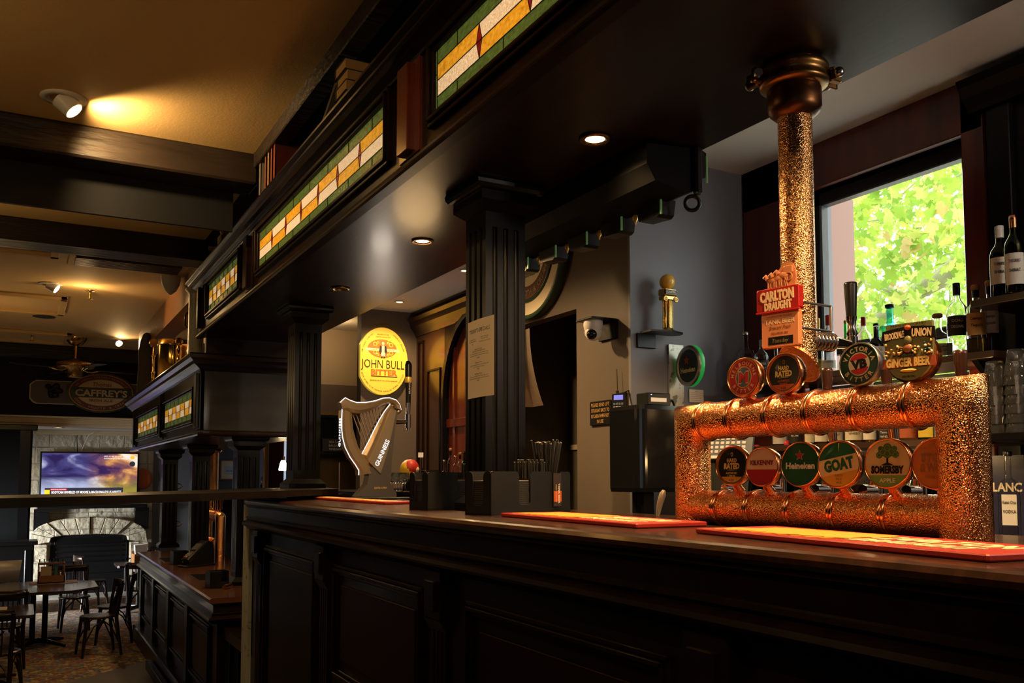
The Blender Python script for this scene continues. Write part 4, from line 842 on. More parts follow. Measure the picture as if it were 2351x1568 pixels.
for cdx, l in ((cd2, 'stack of black paper napkins in the caddy in front of the middle column'), (cd1, 'stack of black paper napkins in the left caddy')):
    m = MB(); random.seed(2)
    for k in range(30): j = random.uniform(-.0015,.0015); m.box((.008+j,.008,.007+k*.0042),(.25+j,.128+j,.0102+k*.0042), mat('black napkin', (.045,.038,.035), .8) if k % 2 else mat('black napkin edge', (.012,.010,.010), .8))
    m.box((.01,.01,.134),(.25,.126,.1365), mat('dark napkin top', (.42,.35,.28), .8))
    o = m.build('napkin_stack'); o.matrix_basis = cdx.matrix_basis.copy(); tag(o, l, 'napkins')
m = MB().box((.398,-.009,.025),(.452,-.0055,.165), mat('menu card', (.035,.022,.018), .5), .001)
m.M = facing((.425,-.0095,.09),(0,-1,0)); m.text('TANK BEER', .010, -.01, 0, .085, .012, WP, bold=.03, rot=-pi/2).box((-.0275,-.045,0),(.0275,.0,.0004), ORG).text('FRESH BREWED', -.012, -.01, .0005, .075, .006, CR2, rot=-pi/2)
o = m.build('menu_booklet'); o.matrix_basis = cd2.matrix_basis.copy(); tag(o, 'slim tank beer booklet with an orange band standing in the middle caddy', 'menu')
STR = mat('black straw', (.012,.011,.010), .4)
proto = {}
def straw(p, q, label, group):
    L = round((Vector(q)-Vector(p)).length, 2)
    if L not in proto:
        me = MB().cyl((0,0,0),(0,0,L), .0045, STR, n=8).torus((0,0,L), (0,0,1), .004, .0009, mat('straw tip', (.30,.27,.24), .4), n=8, k=4)
        o = me.build('straw'); proto[L] = o
    else: o = proto[L].copy(); C.objects.link(o)
    o.matrix_basis = Matrix.Translation(p) @ (Vector(q)-Vector(p)).to_track_quat('Z', 'Y').to_matrix().to_4x4()
    tag(o, label, 'straw', group)
random.seed(11)
for k in range(40):
    a = random.uniform(0, 2*pi); r = random.uniform(.0,.045); b = inplace(cd2, .452+r*.5*cos(a), .07+r*.5*sin(a), .012); sp_ = 1.6
    straw(b, inplace(cd2, .452+r*2.2*cos(a)+random.uniform(-.012,.012), .07+r*sp_*sin(a), .30+random.uniform(-.006,.008)), 'tall black drinking straw fanned out at the right of the middle caddy', 'tall black straws in the middle caddy')
for k in range(36):
    x = .275+random.uniform(0,.105); y = random.uniform(.03,.11)
    straw(inplace(cd2, x, y, .012), inplace(cd2, x+(x-.33)*.25, y, .216+random.uniform(-.003,.003)), 'short black cocktail straw packed in the centre of the middle caddy', 'short black straws in the middle caddy')
for k in range(22):
    x = .28+random.uniform(0,.09); y = random.uniform(.03,.11)
    straw(inplace(cd1, x, y, .012), inplace(cd1, x+(x-.33)*.25, y, .216+random.uniform(-.02,.003)), 'short black straw in the left caddy', 'black straws in the left caddy')
# ================= PAPER NOTICES =================
def sheet(name, loc, n, w, h, bend, lines, label, sway=0, mir=1, ink=None):
    t = empty(name, label=label, cat='notice', M=facing(loc, n)); m = MB(); K = 10; R = []
    Z = lambda u, v: bend*(abs(u/w)**1.5)*2+sway*(.5-v/h)**2*(1 if u > 0 else .2)
    vs = []; fs = []
    for j in range(K+1):
        for i in range(K+1): u = -w/2+w*i/K; v = -h/2+h*j/K; vs.append((u, v, Z(u, v)))
    for j in range(K):
        for i in range(K): q = j*(K+1)+i; fs.append((q, q+1, q+K+2, q+K+1))
    N_ = len(vs); vs2 = vs+[(a, b, c-.0004) for a, b, c in vs]
    m.add(vs2, fs+[tuple(x+N_ for x in f[::-1]) for f in fs], PAPER, True); m.build('paper', t); m = MB()
    for (st, u, v, wd, hh) in lines:
        g = MB(); g.text(st, u, v, 0, wd, hh, INK, ext=0)
        m.add([(a*mir, b, Z(a*mir, b)+.0006) for a, b, c in g.v], g.f, ink or INK)
    m.build('printing', t); return t
lin = [("TODAY'S SPECIALS", 0, .125, .145, .018), ('Homemade Soup', -.045, .088, .05, .005), ('Roasted capsicum', -.045, .080, .055, .005), ('$14', -.045, .068, .012, .005), ('Soup of the day', .04, .092, .05, .005), ('Pea and Ham', .04, .084, .045, .005), ('Served with toasted sourdough $12', .04, .072, .07, .005),
       ('Roast of the day', 0, .042, .05, .006), ('Roast Pork with Apple sauce', 0, .034, .09, .006), ('Served with roasted baked potatoes, roasted carrots,', 0, .024, .13, .005), ('steamed greens, Yorkshire pudding and red wine gravy', 0, .015, .13, .005), ('$28', 0, .003, .014, .006),
       ('Halloumi Fries', 0, -.018, .045, .006), ('Crispy fried halloumi, served with sweet chilli', 0, -.028, .13, .005), ('sauce, honey and yoghurt', 0, -.037, .08, .005), ('$18', 0, -.047, .014, .006), ('Beef Ragu Pasta', 0, -.068, .05, .006), ('Slow cooked shredded beef brisket, ragu sauce', 0, -.078, .13, .005), ('parmesan cheese and topped with fresh parsley', 0, -.087, .14, .005), ('$22', 0, -.097, .014, .006)]
a_ = at_x(1069, 743, 1.738); b_ = at_x(1130, 915, 1.738)
sheet('specials_sheet', (1.737, (a_.y+b_.y)/2, (a_.z+b_.z)/2+.008), (-1, 0, 0), abs(a_.y-b_.y), .345, -.014, [(s_, u*1.35, v, w_*1.35, h_) for s_, u, v, w_, h_ in lin], "paper sheet headed Today's Specials stuck to the left face of the middle column")
a_ = at_x(1206, 757, 1.955); b_ = at_x(1243, 937, 1.955)
sheet('specials_sheet', (1.955, at_x(1220, 757, 1.955).y+.14, (a_.z+b_.z)/2+.01), (-1, 0, 0), .27, .34, .010, [(s_, u*1.35, v, w_*1.35, h_) for s_, u, v, w_, h_ in lin], 'second specials sheet seen from behind, curling out from the right of the middle column', sway=-.07, mir=-1, ink=mat('show-through print', (.50,.42,.34), .7))
n_ = at_y(1599, 909, 3.675); sheet('small_notice', n_, (0,-1,0), .098, .068, 0, [('BAR', 0, .025, .02, .004)]+[('price list and staff phone numbers', -.0, .016-.010*k, .08, .0035) for k in range(5)], 'small printed notice on the blue wall above the left copper leg')
# ================= THINGS ON THE PIER AND THE BLUE WALL =================
t = empty('pub_sign', label='round framed Irish ale sign on the brown wall, mostly hidden by the middle column', cat='sign', M=facing((2.70, 4.64, 2.61), (-1, 0, 0)))
m = MB(); DG = mat('sign rim green', (.03,.055,.035), .35)
m.loft([[(.40*cos(2*pi*i/48), .40*sin(2*pi*i/48), z) for i in range(48)] for z in (-.02, .03)], DG).lathe([(.375,.03),(.39,.045),(.40,.03)], DG, n=48, caps=False)
m.disc(.375,.375,.031, mat('sign parchment', (.72,.62,.45), .5), n=48).torus((0,0,.034),(0,0,1),.29,.012,DG,n=48).disc(.28,.28,.033, flat((.17,.09,.06)), n=48).disc(.20,.20,.034, mat('sign parchment', (.72,.62,.45), .5), n=48).build('board', t)
MB().text("CAFFREY'S", 0, .04, .036, .36, .08, DG, bold=.03).text('IRISH ALE', 0, -.09, .036, .24, .045, flat((.13,.03,.03)), bold=.02).text('Brewed in Ireland', 0, -.135, .036, .17, .018, DG).arc('COOL, SMOOTH & CREAMY', 0, 0, .036, .24, .24, 205, 335, .035, flat((.42,.36,.27)), flip=True, bold=0).build('lettering', t)
c_ = at_x(1362, 752, 2.62)
t = empty('security_camera', tuple(c_), label='white dome security camera under a black bracket on the brown wall', cat='camera')
MB().box((-.06,-.08,.035),(.10,.08,.045), BLACK, .004).box((.085,-.08,-.06),(.10,.08,.045), BLACK, .004).build('bracket', t)
MB().lathe([(.05,.035),(.052,.01),(.048,-.01),(.042,-.02)], WHT).ell((-.0,-.0,-.025), .046,.046,.046, WHT).build('housing', t)
MB().ell((-.024,-.022,-.040), .028,.028,.028, mat('lens black', (.005,.005,.006), .05)).build('lens', t)
c_ = at_x(1382, 948, 2.722)
t = empty('wall_plaque', label='small black plaque with gold lettering on the brown wall', cat='plaque', M=facing((2.717, c_.y, c_.z), (-1,0,0)))
MB().box((-.10,-.065,0),(.10,.065,.006), BLACK, .002).build('plate', t); m = MB()
for k, s_ in enumerate(('PLEASE SEND LIFT', 'STRAIGHT BACK TO', 'KITCHEN WHEN NOT', 'IN USE')): m.text(s_, 0, .045-.030*k, .0065, .17 if k < 3 else .06, .020, mat('dull gold print', (.35,.20,.06), .5), bold=.01)
m.build('lettering', t)
c_ = at_x(1424, 938, 2.70)
t = empty('card_terminal', label='black keypad handset with lit blue display and aerial hung on the brown wall', cat='handset', M=facing((2.690, c_.y, c_.z), (-1,-.55,.05)))
MB().prism([(-.040,.075),(.040,.085),(.046,.03),(.040,-.06),(.028,-.085),(-.018,-.085),(-.036,-.06)], 'z', -.03, 0, BLACK).cyl((-.015,.08,-.015),(-.015,.095,-.015),.008,BLACK).cyl((-.015,.095,-.015),(-.02,.21,-.015),.0018,BLACK).build('casing', t)
MB().box((-.028,.045,0),(.024,.07,.001), mat('blue display', (.1,.1,.4), .4, emit=(.16,.19,.70), es=1)).build('display', t)
for r_ in range(5):
    for k in range(4):
        cc = BLU if r_ == 0 else (WHT if k < 3 else [BLU, RED, ORG, GRN][r_-1]); MB().box((-.030+k*.015,.030-r_*.019-.012,0),(-.018+k*.015,.030-r_*.019,.0025), cc, .001).build('key', t)
tag(MB().tube([(2.70,c_.y-.03,c_.z+.08),(2.71,c_.y-.06,c_.z+.09),(2.715,c_.y-.09,c_.z-.02),(2.715,c_.y-.10,c_.z-.2),(2.73,3.66,1.3),(2.75,3.65,1.05)], .004, BLACK).build('coiled_lead'), 'thin black lead hanging from the keypad handset', 'cable')
# brass tap on bracket
c_ = at_y(1519, 765, 3.62)
t = empty('wall_bracket', tuple(c_), label='black metal wall bracket with a flat shelf on the blue wall', cat='bracket')
MB().prism([(-.115,.03),(.09,.03),(.115,.0),(.10,-.05),(.0,-.09),(-.115,-.06)], 'z', -.006, .004, BLACK).box((-.12,.045,-.075),(-.0,.06,.0), BLACK, .003).build('shelf_plate', t)
c2 = Vector((c_.x+.025, c_.y-.02, c_.z+.005))
t = empty('display_tap_handle', tuple(c2), label='golden column-shaped tap handle topped by a ball, standing on the wall bracket', cat='tap handle')
m = MB().lathe([(.034,0),(.034,.008),(.028,.012),(.025,.02),(.025,.16),(.030,.165)], BRASS, n=28)
for k in range(10): a = 2*pi*k/10; m.tube([(.0255*cos(a),.0255*sin(a),.02),(.0255*cos(a),.0255*sin(a),.16)], .002, BRASS, n=5)
m.build('fluted_stem', t)
m = MB().box((-.040,-.025,.165),(.040,.025,.185), BRASS, .004).box((-.040,-.030,.187),(.040,.030,.222), BRASS, .006)
for s_ in (-1, 1): m.torus((s_*.034,-.026,.168),(0,1,0),.011,.004,BRASS,n=16).torus((s_*.034,-.026,.168),(0,1,0),.004,.003,BRASS,n=12)
m.M = facing((0,-.031,.204),(0,-1,0)); m.box((-.034,-.012,0),(.034,.012,.001), BK).text('UNION', .0, 0, .0012, .05, .012, WP, bold=.02).build('scroll_capital', t)
MB().ell((0,0,.262), .041,.041,.041, mat('golden ball', (.80,.44,.06), .22, coat=.6)).build('ball_top', t)
# heineken disc
t = empty('sign_post_strip', tuple(at_y(1555, 905, 3.665)), label='pale scratched metal strip fixed upright to the blue wall behind the green disc sign', cat='metal strip')
MB().box((-.052,0,-.2),(.045,.012,.262), mat('scratched steel', (.45,.43,.38), .4, metal=.6, var=((20,20,20),(.16,.15,.13),4,.55,.6))).build('strip', t)
c_ = at_y(1580, 840, 3.55)
t = empty('disc_sign', label='dark green oval disc sign with a red star lettered Heineken on the blue wall', cat='sign', M=facing(c_, (-1, .08, 0)))
m = MB().lathe([(.085,-.03),(.105,-.03),(.107,-.004),(.105,.004),(.088,.004),(.084,0)], STEEL, n=44, caps=False).lathe([(.1075,-.026),(.1085,-.02),(.1085,-.008),(.1075,-.004)], mat('green glow edge', (.02,.3,.06), .3, emit=(.01,.40,.06), es=.35), n=44, caps=False).disc(.105,.105,-.03, BLACK)
m.build('casing', t); m = MB(); m.disc(.086,.106*.81,.001, mat('dark green face', (.004,.016,.008), .2), n=40); star(m, -.012, .030, .028, .002, mat('dull red', (.22,.03,.02), .4)); m.text('Heineken', 0, -.020, .002, .125, .026, mat('dull cream', (.32,.29,.16), .4), bold=.03).build('sign_face', t)
MB().cyl((-.08,.03,-.03),(-.12,.03,-.05),.006,STEEL).cyl((-.08,-.03,-.03),(-.12,-.03,-.05),.006,STEEL).build('wall_bolts', t)
# black boiler/fridge, modem
a_ = at_y(1466, 928, 3.42); b_ = at_y(1552, 930, 3.42); bz = at_y(1500, 1130, 3.42).z
fb = mat('glossy black enamel', (.006,.006,.007), .10, coat=.6)
t = empty('water_boiler', ((a_.x+b_.x)/2+.02, 3.55, bz), label='glossy black rounded cabinet fixed below the modem on the blue wall', cat='boiler')
hw = (b_.x-a_.x)/2+.02; H_ = a_.z-bz; rr = .05; ol = [(-hw+rr-rr*cos(x), -.13+rr-rr*sin(x)) for x in [pi/2*k/6 for k in range(7)]]+[(hw, -.13), (hw, .11), (-hw, .11)]
m = MB(); m.loft([[(x*.97,y*.97,0) for x, y in ol], [(x,y,.02) for x, y in ol], [(x,y,H_-.02) for x, y in ol], [(x*.97,y*.97,H_) for x, y in ol]], fb).build('cabinet', t)
MB().box((-.02,.0,-.25),(.06,.09,.0), BLACK, .01).build('wall_support', t)
q = at_y(1500, 918, 3.5)
t = empty('modem', (q.x, 3.5, a_.z+.002), label='small black modem with a white label on top of the glossy black cabinet', cat='modem')
MB().box((-.07,-.045,0),(.075,.05,.062), BLACK, .006).box((-.05,-.047,.018),(.045,-.044,.038), WHT).build('case', t); MB().box((-.05,-.047,.050),(-.045,-.0445,.054), mat('blue led', (0,0,1), .4, emit=(.2,.3,1), es=5)).build('indicator', t)
tag(MB().tube([(q.x+.07,3.5,a_.z+.03),(q.x+.12,3.5,a_.z+.035),(q.x+.15,3.52,a_.z+.0),(q.x+.16,3.55,a_.z-.05)], .006, BLACK).build('black_lead'), 'black lead curling from the modem', 'cable')
p = at_z(1508, 1190, 1.10); p = Vector((2.12, yat(1508, 2.12), 1.10))
tag(MB().tube([(p.x,p.y,1.101),(p.x+.004,p.y-.01,1.15),(p.x+.01,p.y-.02,1.185),(p.x+.012,p.y-.024,1.199)], .008, GUN, rs=[.007,.012,.013,.006], n=12).build('spoon_handle'), 'bronze lever handle standing up between the caddy and the copper tower', 'lever')
# ================= HANGING RACK BELOW THE SOFFIT =================
hr = empty('hanging_rack', (2.26, 2.7, SOF), label='long black rack hanging from the back edge of the canopy with glass-ended brackets', cat='rack')
GE = mat('green glass edge', (.12,.30,.10), .2, emit=(.25,.42,.16), es=.12)  # emission stands in for the gleam of unlit glass edges
MB().prism([(-.20,-.02),(.05,0),(.065,-.06),(.062,-.14),(.04,-.17),(.0,-.185),(-.16,-.16),(-.2,-.1)], 'y', -.03, 1.42, mat('flat black rack', (.003,.003,.003), .55, spec=.12)).build('rack_body', hr)
MB().box((.02,-.06,-.19),(.055,-.03,-.0), BLACK, .008).prism([(.045,-.12),(.11,-.10),(.115,.0),(.05,.03)], 'y', -.01, .10, BLACK).box((.112,-.014,-.12),(.118,-.008,-.01), GE).torus((.03,-.02,-.22),(.6,1,.2),.028,.008,BLACK).build('rack_end', hr)
for k in range(5):
    y = .10+k*.27; m = MB().prism([(y, -.175), (y+.17, -.175), (y+.15, -.235), (y+.03, -.245), (y+.012, -.235)], 'x', -.03, .045, BLACK)
    b = m.build('bracket', hr); MB().box((-.034, y-.004, -.24), (-.028, y+.004, -.175), GE).build('glass_edge', b); MB().lathe([(.004,-.18),(.012,-.192),(.012,-.205),(.005,-.214),(.004,-.225),(.001,-.228)], GOLD, o=(.0, y+.215, 0), n=12).build('finial', b)
# ================= BACK BAR SHELVES AND BOTTLES =================
DW = mat('dark shelf timber', (.045,.018,.009), .35, coat=.3, var=((12,3,12),(.022,.009,.005),5,.3,.7))
bb = empty('back_bar_counter', (3.33, 1.9, 0), label='dark back counter under the window behind the copper tower', cat='counter')
MB().box((-.25,-2.4,.98),(.25,1.76,1.02), BLKW, .005).build('worktop', bb); MB().box((-.22,-2.4,0),(.25,1.76,.98), NAVY).build('cabinet_body', bb)
def shelf(z, ya, yb, label, x0=3.18, x1=3.49, th=.028, mt=DW, name='bottle_shelf'):
    t = empty(name, (0,0,0), label=label, cat='shelf'); MB().box((x0,ya,z-th),(x1,yb,z), mt, .003).build('shelf_board', t)
    return t
SH1, SH2, SHW, SHG = 1.725, 1.40, 1.93, 1.405
t = shelf(SH1, 2.03, 3.50, 'timber shelf across the window carrying the upper row of spirit bottles')
for y in (2.12, 3.40): MB().prism([(3.22, SH1-.028),(3.49, SH1-.028),(3.49, SH1-.25)], 'y', y, y+.025, BLKW).build('shelf_bracket', t)
shelf(SH2, 2.05, 3.50, 'lower shelf carrying the amber whisky bottles seen between the copper pipes')
shelf(SHW, .9, 2.13, 'short timber shelf carrying the two wine bottles at the right edge', x0=3.2)
shelf(SHG, .9, 1.98, 'dark shelf carrying the stacked tumblers', x0=3.05, mt=BLKW)
t = empty('display_unit', (3.55, 1.5, 0), label='tall dark panelled display unit right of the window', cat='cabinet')
MB().box((-.04,-.7,1.02),(.03,.70,2.80), BLKW).box((-.07,.62,1.02),(-.02,.72,2.78), BLKW, .004).box((-.06,.20,1.02),(-.03,.50,2.60), WOOD, .01).build('back_panel', t)
MB().prism([(.03,2.78),(-.09,2.78),(-.10,2.80),(-.13,2.83),(-.16,2.87),(-.17,2.90),(.03,2.90)], 'y', -.7, .78, BLKW).build('crown_moulding', t)
def glass_col(name, c): return mat('glass '+name, c, .02, trans=1, ior=1.35)
GC = {'clear': glass_col('clear', (.97,.98,.97)), 'green': glass_col('green', (.08,.55,.14)), 'dark': glass_col('dark', (.02,.035,.02)), 'blue': glass_col('blue', (.30,.80,.85)), 'olive': glass_col('olive', (.22,.28,.03)), 'black': mat('black bottle', (.006,.006,.008), .12, coat=.5)}
LQ = {'amber': mat('whisky', (.95,.40,.05), .03, trans=1, ior=1.06), 'gold': mat('gold spirit', (.95,.75,.10), .03, trans=1, ior=1.06), 'red': mat('red spirit', (.8,.10,.02), .03, trans=1, ior=1.06), 'wine': mat('red wine', (.02,.003,.004), .1), 'dark': mat('dark liqueur', (.03,.012,.006), .1)}
PRF = {'std': [(.0,0),(.96,.0),(1,.02),(1,.60),(.9,.68),(.45,.76),(.33,.80),(.31,.97)],
       'round': [(.0,0),(.85,.0),(1,.05),(1.02,.25),(.98,.42),(.75,.55),(.38,.63),(.26,.68),(.25,.95)],
       'wine': [(.0,0),(.97,.0),(1,.02),(1,.58),(.88,.66),(.5,.74),(.38,.78),(.36,.97)],
       'tall': [(.0,0),(.96,.0),(1,.02),(1,.62),(.92,.68),(.5,.74),(.36,.80),(.34,.97)],
       'square': [(.0,0),(1.1,.0),(1.15,.02),(1.15,.58),(1.0,.65),(.42,.70),(.35,.74),(.34,.95)],
       'squat': [(.0,0),(.98,.0),(1.02,.04),(1.02,.45),(.92,.55),(.40,.64),(.30,.70),(.30,.93)]}
CAPC = {'black': BLACK, 'red': flat((.45,.02,.02),.3), 'gold': BRASS, 'cork': mat('cork', (.42,.22,.08), .7), 'yellow': flat((.75,.50,.04)), 'white': WHT, 'silver': STEEL, 'copper': COPS, 'bluecap': BLU}
def bottle(x, y, z, h, w, kind, gc, liq, cap, lab, words, label, name='spirit_bottle', band=(.18,.52), lvl=.55, group=None, plug=.035):
    t = empty(name, (x, y, z), atan2(-y, -x)+pi/2, label=label, cat='bottle', group=group); r = w/2; n = 28 if kind != 'square' else 4
    pr = [(max(a*r*(1.05 if kind == 'square' else 1), .0006), b*h) for a, b in PRF[kind]]
    def body(m, prof, mt, smooth=True):
        if kind == 'square':
            R = []
            for a, b in prof:
                e = a*.80; c_ = e*.72; R.append([(e,-c_,b),(e,c_,b),(c_,e,b),(-c_,e,b),(-e,c_,b),(-e,-c_,b),(-c_,-e,b),(c_,-e,b)])
            m.loft(R, mt, True, False)
        else: m.lathe(prof, mt, n=n)
    m = MB(); body(m, pr, GC[gc])
    if gc != 'black': body(m, [(max(a-.0018, .0004), max(b, .004)) for a, b in pr][::-1], GC[gc])
    m.build('bottle_glass', t)
    if liq:
        q = [(max(a-.0022, .0005), max(b, .006)) for a, b in pr if b < lvl*h] ; rr = [a for a, b in pr if b >= lvl*h][0]
        q.append((min(q[-1][0], r*.98), lvl*h)); m = MB(); body(m, q, LQ[liq]); m.build('liquid', t)
    cr = pr[-1][0]*1.12; m = MB(); m.lathe([(cr, .95*h-plug*0), (cr, h), (cr*.7, h+.002), (.001, h+.002)] if cap != 'cork' else [(cr*1.0,.94*h),(cr*1.25,.955*h),(cr*1.3,h),(cr,h+.006),(.001,h+.006)], CAPC[cap], n=16)
    if kind in ('wine', 'tall', 'std'): m.lathe([(cr*.98,.84*h),(cr*1.0,.95*h)], CAPC[cap] if cap != 'cork' else CAPC['black'], n=16)
    m.build('bottle_cap', t)
    if lab:
        lm = mat('label %.2f %.2f %.2f' % lab, lab, .6); rl = (r*1.008 if kind != 'square' else 0); a0, a1 = band[0]*h, band[1]*h; m = MB()
        if kind == 'square': e = r*1.15*1.05*.80+.0008; m.box((-e*.66,-e-.0006,a0),(e*.66,-e,a1), lm)
        else:
            rl = (1.02 if kind in ('round','squat') else 1)*r+.0006; R = []
            for k in range(15): a = RD(-90-62+124*k/14); R.append([(rl*cos(a),rl*sin(a),a0),(rl*cos(a),rl*sin(a),a1)])
            m.loft(R, lm, False, True, closed=False)
        e = (r*1.15*1.05*.80+.0016) if kind == 'square' else rl+.0005
        tc_ = INK if sum(lab) > .8 else WP; m.M = facing((0,-e,0),(0,-1,0)); H = a1-a0
        for i, wd in enumerate(words): m.text(wd, 0, a1-H*(.25+.30*i), .0006, min(r*1.15, .009*len(wd)+.006), min(H*.16, .012), tc_, bold=.01)
        m.build('paper_label', t)
    return t
def shb(px, ty, wpx, z, X, *a, **k):
    y = yat(px, X); d = X*sin(YAW)+y*cos(YAW); top = (at_x(px, ty, X)).z
    return bottle(X, y, z, top-z, wpx*d/FPX, *a, **k)
CRL = (.70,.62,.45); BKL = (.03,.025,.02); AML = (.60,.33,.10); YLL = (.80,.55,.04); WHL = (.78,.74,.66)
X1 = 3.33
shb(1716, 762, 40, SH1, X1, 'square', 'clear', None, 'silver', BKL, ('AVIATION','GIN'), 'clear square gin bottle with a black Aviation label, leftmost on the window shelf')
shb(1753, 780, 34, SH1, X1-.03, 'std', 'clear', 'amber', 'silver', BKL, ('PEPPER','PILOT'), 'spirit bottle with a dark printed label, second from the left on the window shelf')
shb(1786, 788, 40, SH1, X1, 'round', 'clear', None, 'silver', YLL, ('GIN',), 'round-shouldered clear bottle behind the orange badge on the window shelf')
shb(1885, 730, 22, SH1, X1, 'tall', 'clear', 'gold', 'yellow', YLL, ('LIMONCELLO',), 'slim yellow liqueur bottle right of the hanging copper pipe', band=(.1,.3))
shb(1908, 723, 34, SH1, X1, 'std', 'clear', None, 'red', WHL, ('VODKA',), 'clear bottle with a red cap between the copper pipe and the black tap handle', band=(.12,.25))
shb(1948, 735, 26, SH1, X1, 'round', 'green', None, 'gold', BKL, ('GIN',), 'bright green bottle with a gold screw cap just left of the black tap handle')
shb(1990, 727, 34, SH1, X1, 'std', 'clear', None, 'red', WHL, ('GIN',), 'clear bottle with a red cap just right of the black tap handle')
shb(2019, 742, 38, SH1, X1-.10, 'squat', 'black', None, 'black', CRL, ("HENDRICK'S",'GIN'), "black apothecary bottle with a pale diamond Hendrick's gin label", band=(.12,.45))
shb(2052, 698, 52, SH1, X1, 'square', 'blue', None, 'black', WHL, ('DRY','GIN'), 'pale blue square gin bottle with a black cap behind the ginger beer plaque')
shb(2162, 722, 64, SH1, X1, 'round', 'clear', None, 'cork', CRL, ('Don Julio','BLANCO'), 'round clear bottle with a large wooden stopper and Don Julio label right of the plaque', band=(.10,.36))
shb(2208, 648, 46, SH1, X1, 'std', 'clear', None, 'black', BKL, ('OCHO','ORIGINAL'), 'tall clear bottle with a black oval label, third from the right on the window shelf', band=(.30,.56))
shb(2252, 655, 44, SH1, X1-.05, 'std', 'clear', 'gold', 'cork', AML, ('Casamigos','Tequila'), 'tequila bottle with amber label and gold spirit, near the right end of the window shelf', band=(.28,.60), lvl=.24)
shb(2284, 645, 38, SH1, X1+.02, 'std', 'clear', 'red', 'cork', WHL, ('Casamigos','Reposado'), 'tequila bottle with dark red-brown spirit at the right end of the window shelf', band=(.30,.60))
X2 = 3.34
for (px, ty, w_, kd, gc, lq, cp_, lb, wd, l) in (
  (1790, 950, 34, 'std','clear',None,'silver',WHL,('VODKA',),'clear vodka bottle behind the bottom-row Kilkenny badge gap'),
  (1825, 955, 34, 'std','dark','dark','black',BKL,('RUM',),'dark bottle with a black cap above the Heineken badge'),
  (1862, 940, 30, 'tall','clear','amber','gold',CRL,('BRANDY',),'slim bottle with a gold cap right of the Heineken badge'),
  (1888, 930, 36, 'std','clear','amber','black',WHL,('SCOTCH',),'amber whisky bottle between the Heineken and Goat badges'),
  (1918, 925, 36, 'std','clear','amber','gold',CRL,('RED LABEL','WHISKY'),'amber whisky bottle above the Goat badge'),
  (1962, 920, 44, 'std','clear','amber','red',CRL,("Maker's Mark",'WHISKY'),"amber bottle with a cream Maker's Mark whisky label"),
  (1998, 922, 32, 'std','clear','amber','black',WHL,('TURKEY',),'amber whisky bottle with a white label between the Makers Mark and the black label one'),
  (2036, 918, 46, 'square','clear','dark','black',BKL,('No.7','Tennessee','WHISKEY'),'square whiskey bottle with a black Tennessee label above the Somersby badge'),
  (2088, 915, 44, 'squat','clear','amber','gold',(.45,.10,.03),('COGNAC',),'squat amber bottle with a red label left of the right copper leg'),
  (2126, 915, 34, 'tall','green','gold','gold',YLL,('CHARTREUSE',),'green liqueur bottle beside the right copper leg')):
    shb(px, ty, w_, SH2, X2, kd, gc, lq, cp_, lb, wd, l, band=(.08,.42), lvl=.5)
X3 = 3.26
for (px, ty, w_, kd, gc, lq, cp_, lb, wd, l) in (
  (1737, 1022, 30, 'tall','dark','wine','red',BKL,('PORT',),'dark bottle with a red capsule behind the Kilkenny badge'),
  (1806, 1012, 34, 'std','green',None,'red',YLL,('FIERY','OYSTER'),'green bottle with a red cap and yellow label left of the Heineken badge'),
  (1852, 1028, 34, 'std','dark','dark','black',(.2,.3,.1),('BITTERS',),'dark bottle with a green label behind the Heineken badge'),
  (1884, 1030, 30, 'tall','clear','dark','black',WHL,('BAILEYS',),'tall liqueur bottle between the Heineken and Goat badges'),
  (1966, 1030, 34, 'std','clear','dark','black',WHL,('SAMBUCA',),'bottle with a white patterned label right of the Goat badge'),
  (2002, 1028, 38, 'std','clear','gold','black',YLL,('COFFEE','LIQUEUR'),'yellow-labelled coffee liqueur bottle left of the Somersby badge'),
  (2093, 1035, 46, 'squat','black','dark','black',(.30,.28,.16),('MR-BLACK',),'black bottle lettered Mr Black on a pointed label, right of the Somersby badge'),
  (2136, 1035, 34, 'std','dark','dark','black',WHL,('PIMMS',),'dark bottle with a white label partly behind the right copper leg')):
    shb(px, ty, w_, 1.02, X3, kd, gc, lq, cp_, lb, wd, l, band=(.10,.38))
shb(2313, 515, 46, SHW, 3.30, 'wine', 'olive', 'wine', 'white', WHL, ("FISHERMAN'S BAY",'SHIRAZ'), 'green wine bottle with a pale coastal landscape label on the upper right shelf', name='wine_bottle', band=(.20,.56), lvl=.62)
shb(2346, 490, 42, SHW, 3.22, 'wine', 'olive', 'wine', 'copper', WHL, ('THE DRIVES','SHIRAZ'), 'green wine bottle with a black lion crest label cut by the right edge', name='wine_bottle', band=(.10,.50), lvl=.62)
shb(2312, 1037, 46, 1.02, 3.10, 'square', 'clear', None, 'black', WHL, ('Ketel One','VODKA'), 'tall clear vodka bottle with a white label right of the copper tower', band=(.18,.52))
y = yat(2300, 3.3); t = empty('boxed_bottle', (3.34, y, 1.02), label='dark blue box lettered BLANC behind the clear vodka bottle', cat='box')
MB().box((-.05,-.09,0),(.05,.07,.31), flat((.02,.022,.06),.4)).build('carton', t); m = MB(); m.M = facing((-.051,-.01,.19),(-1,0,0)); m.text('BLANC', 0, 0, 0, .14, .034, WP, bold=.03); m.M = facing((-.0,-.091,.19),(0,-1,0)); m.text('BLANC', 0,0,0,.08,.03,WP).build('lettering', t)
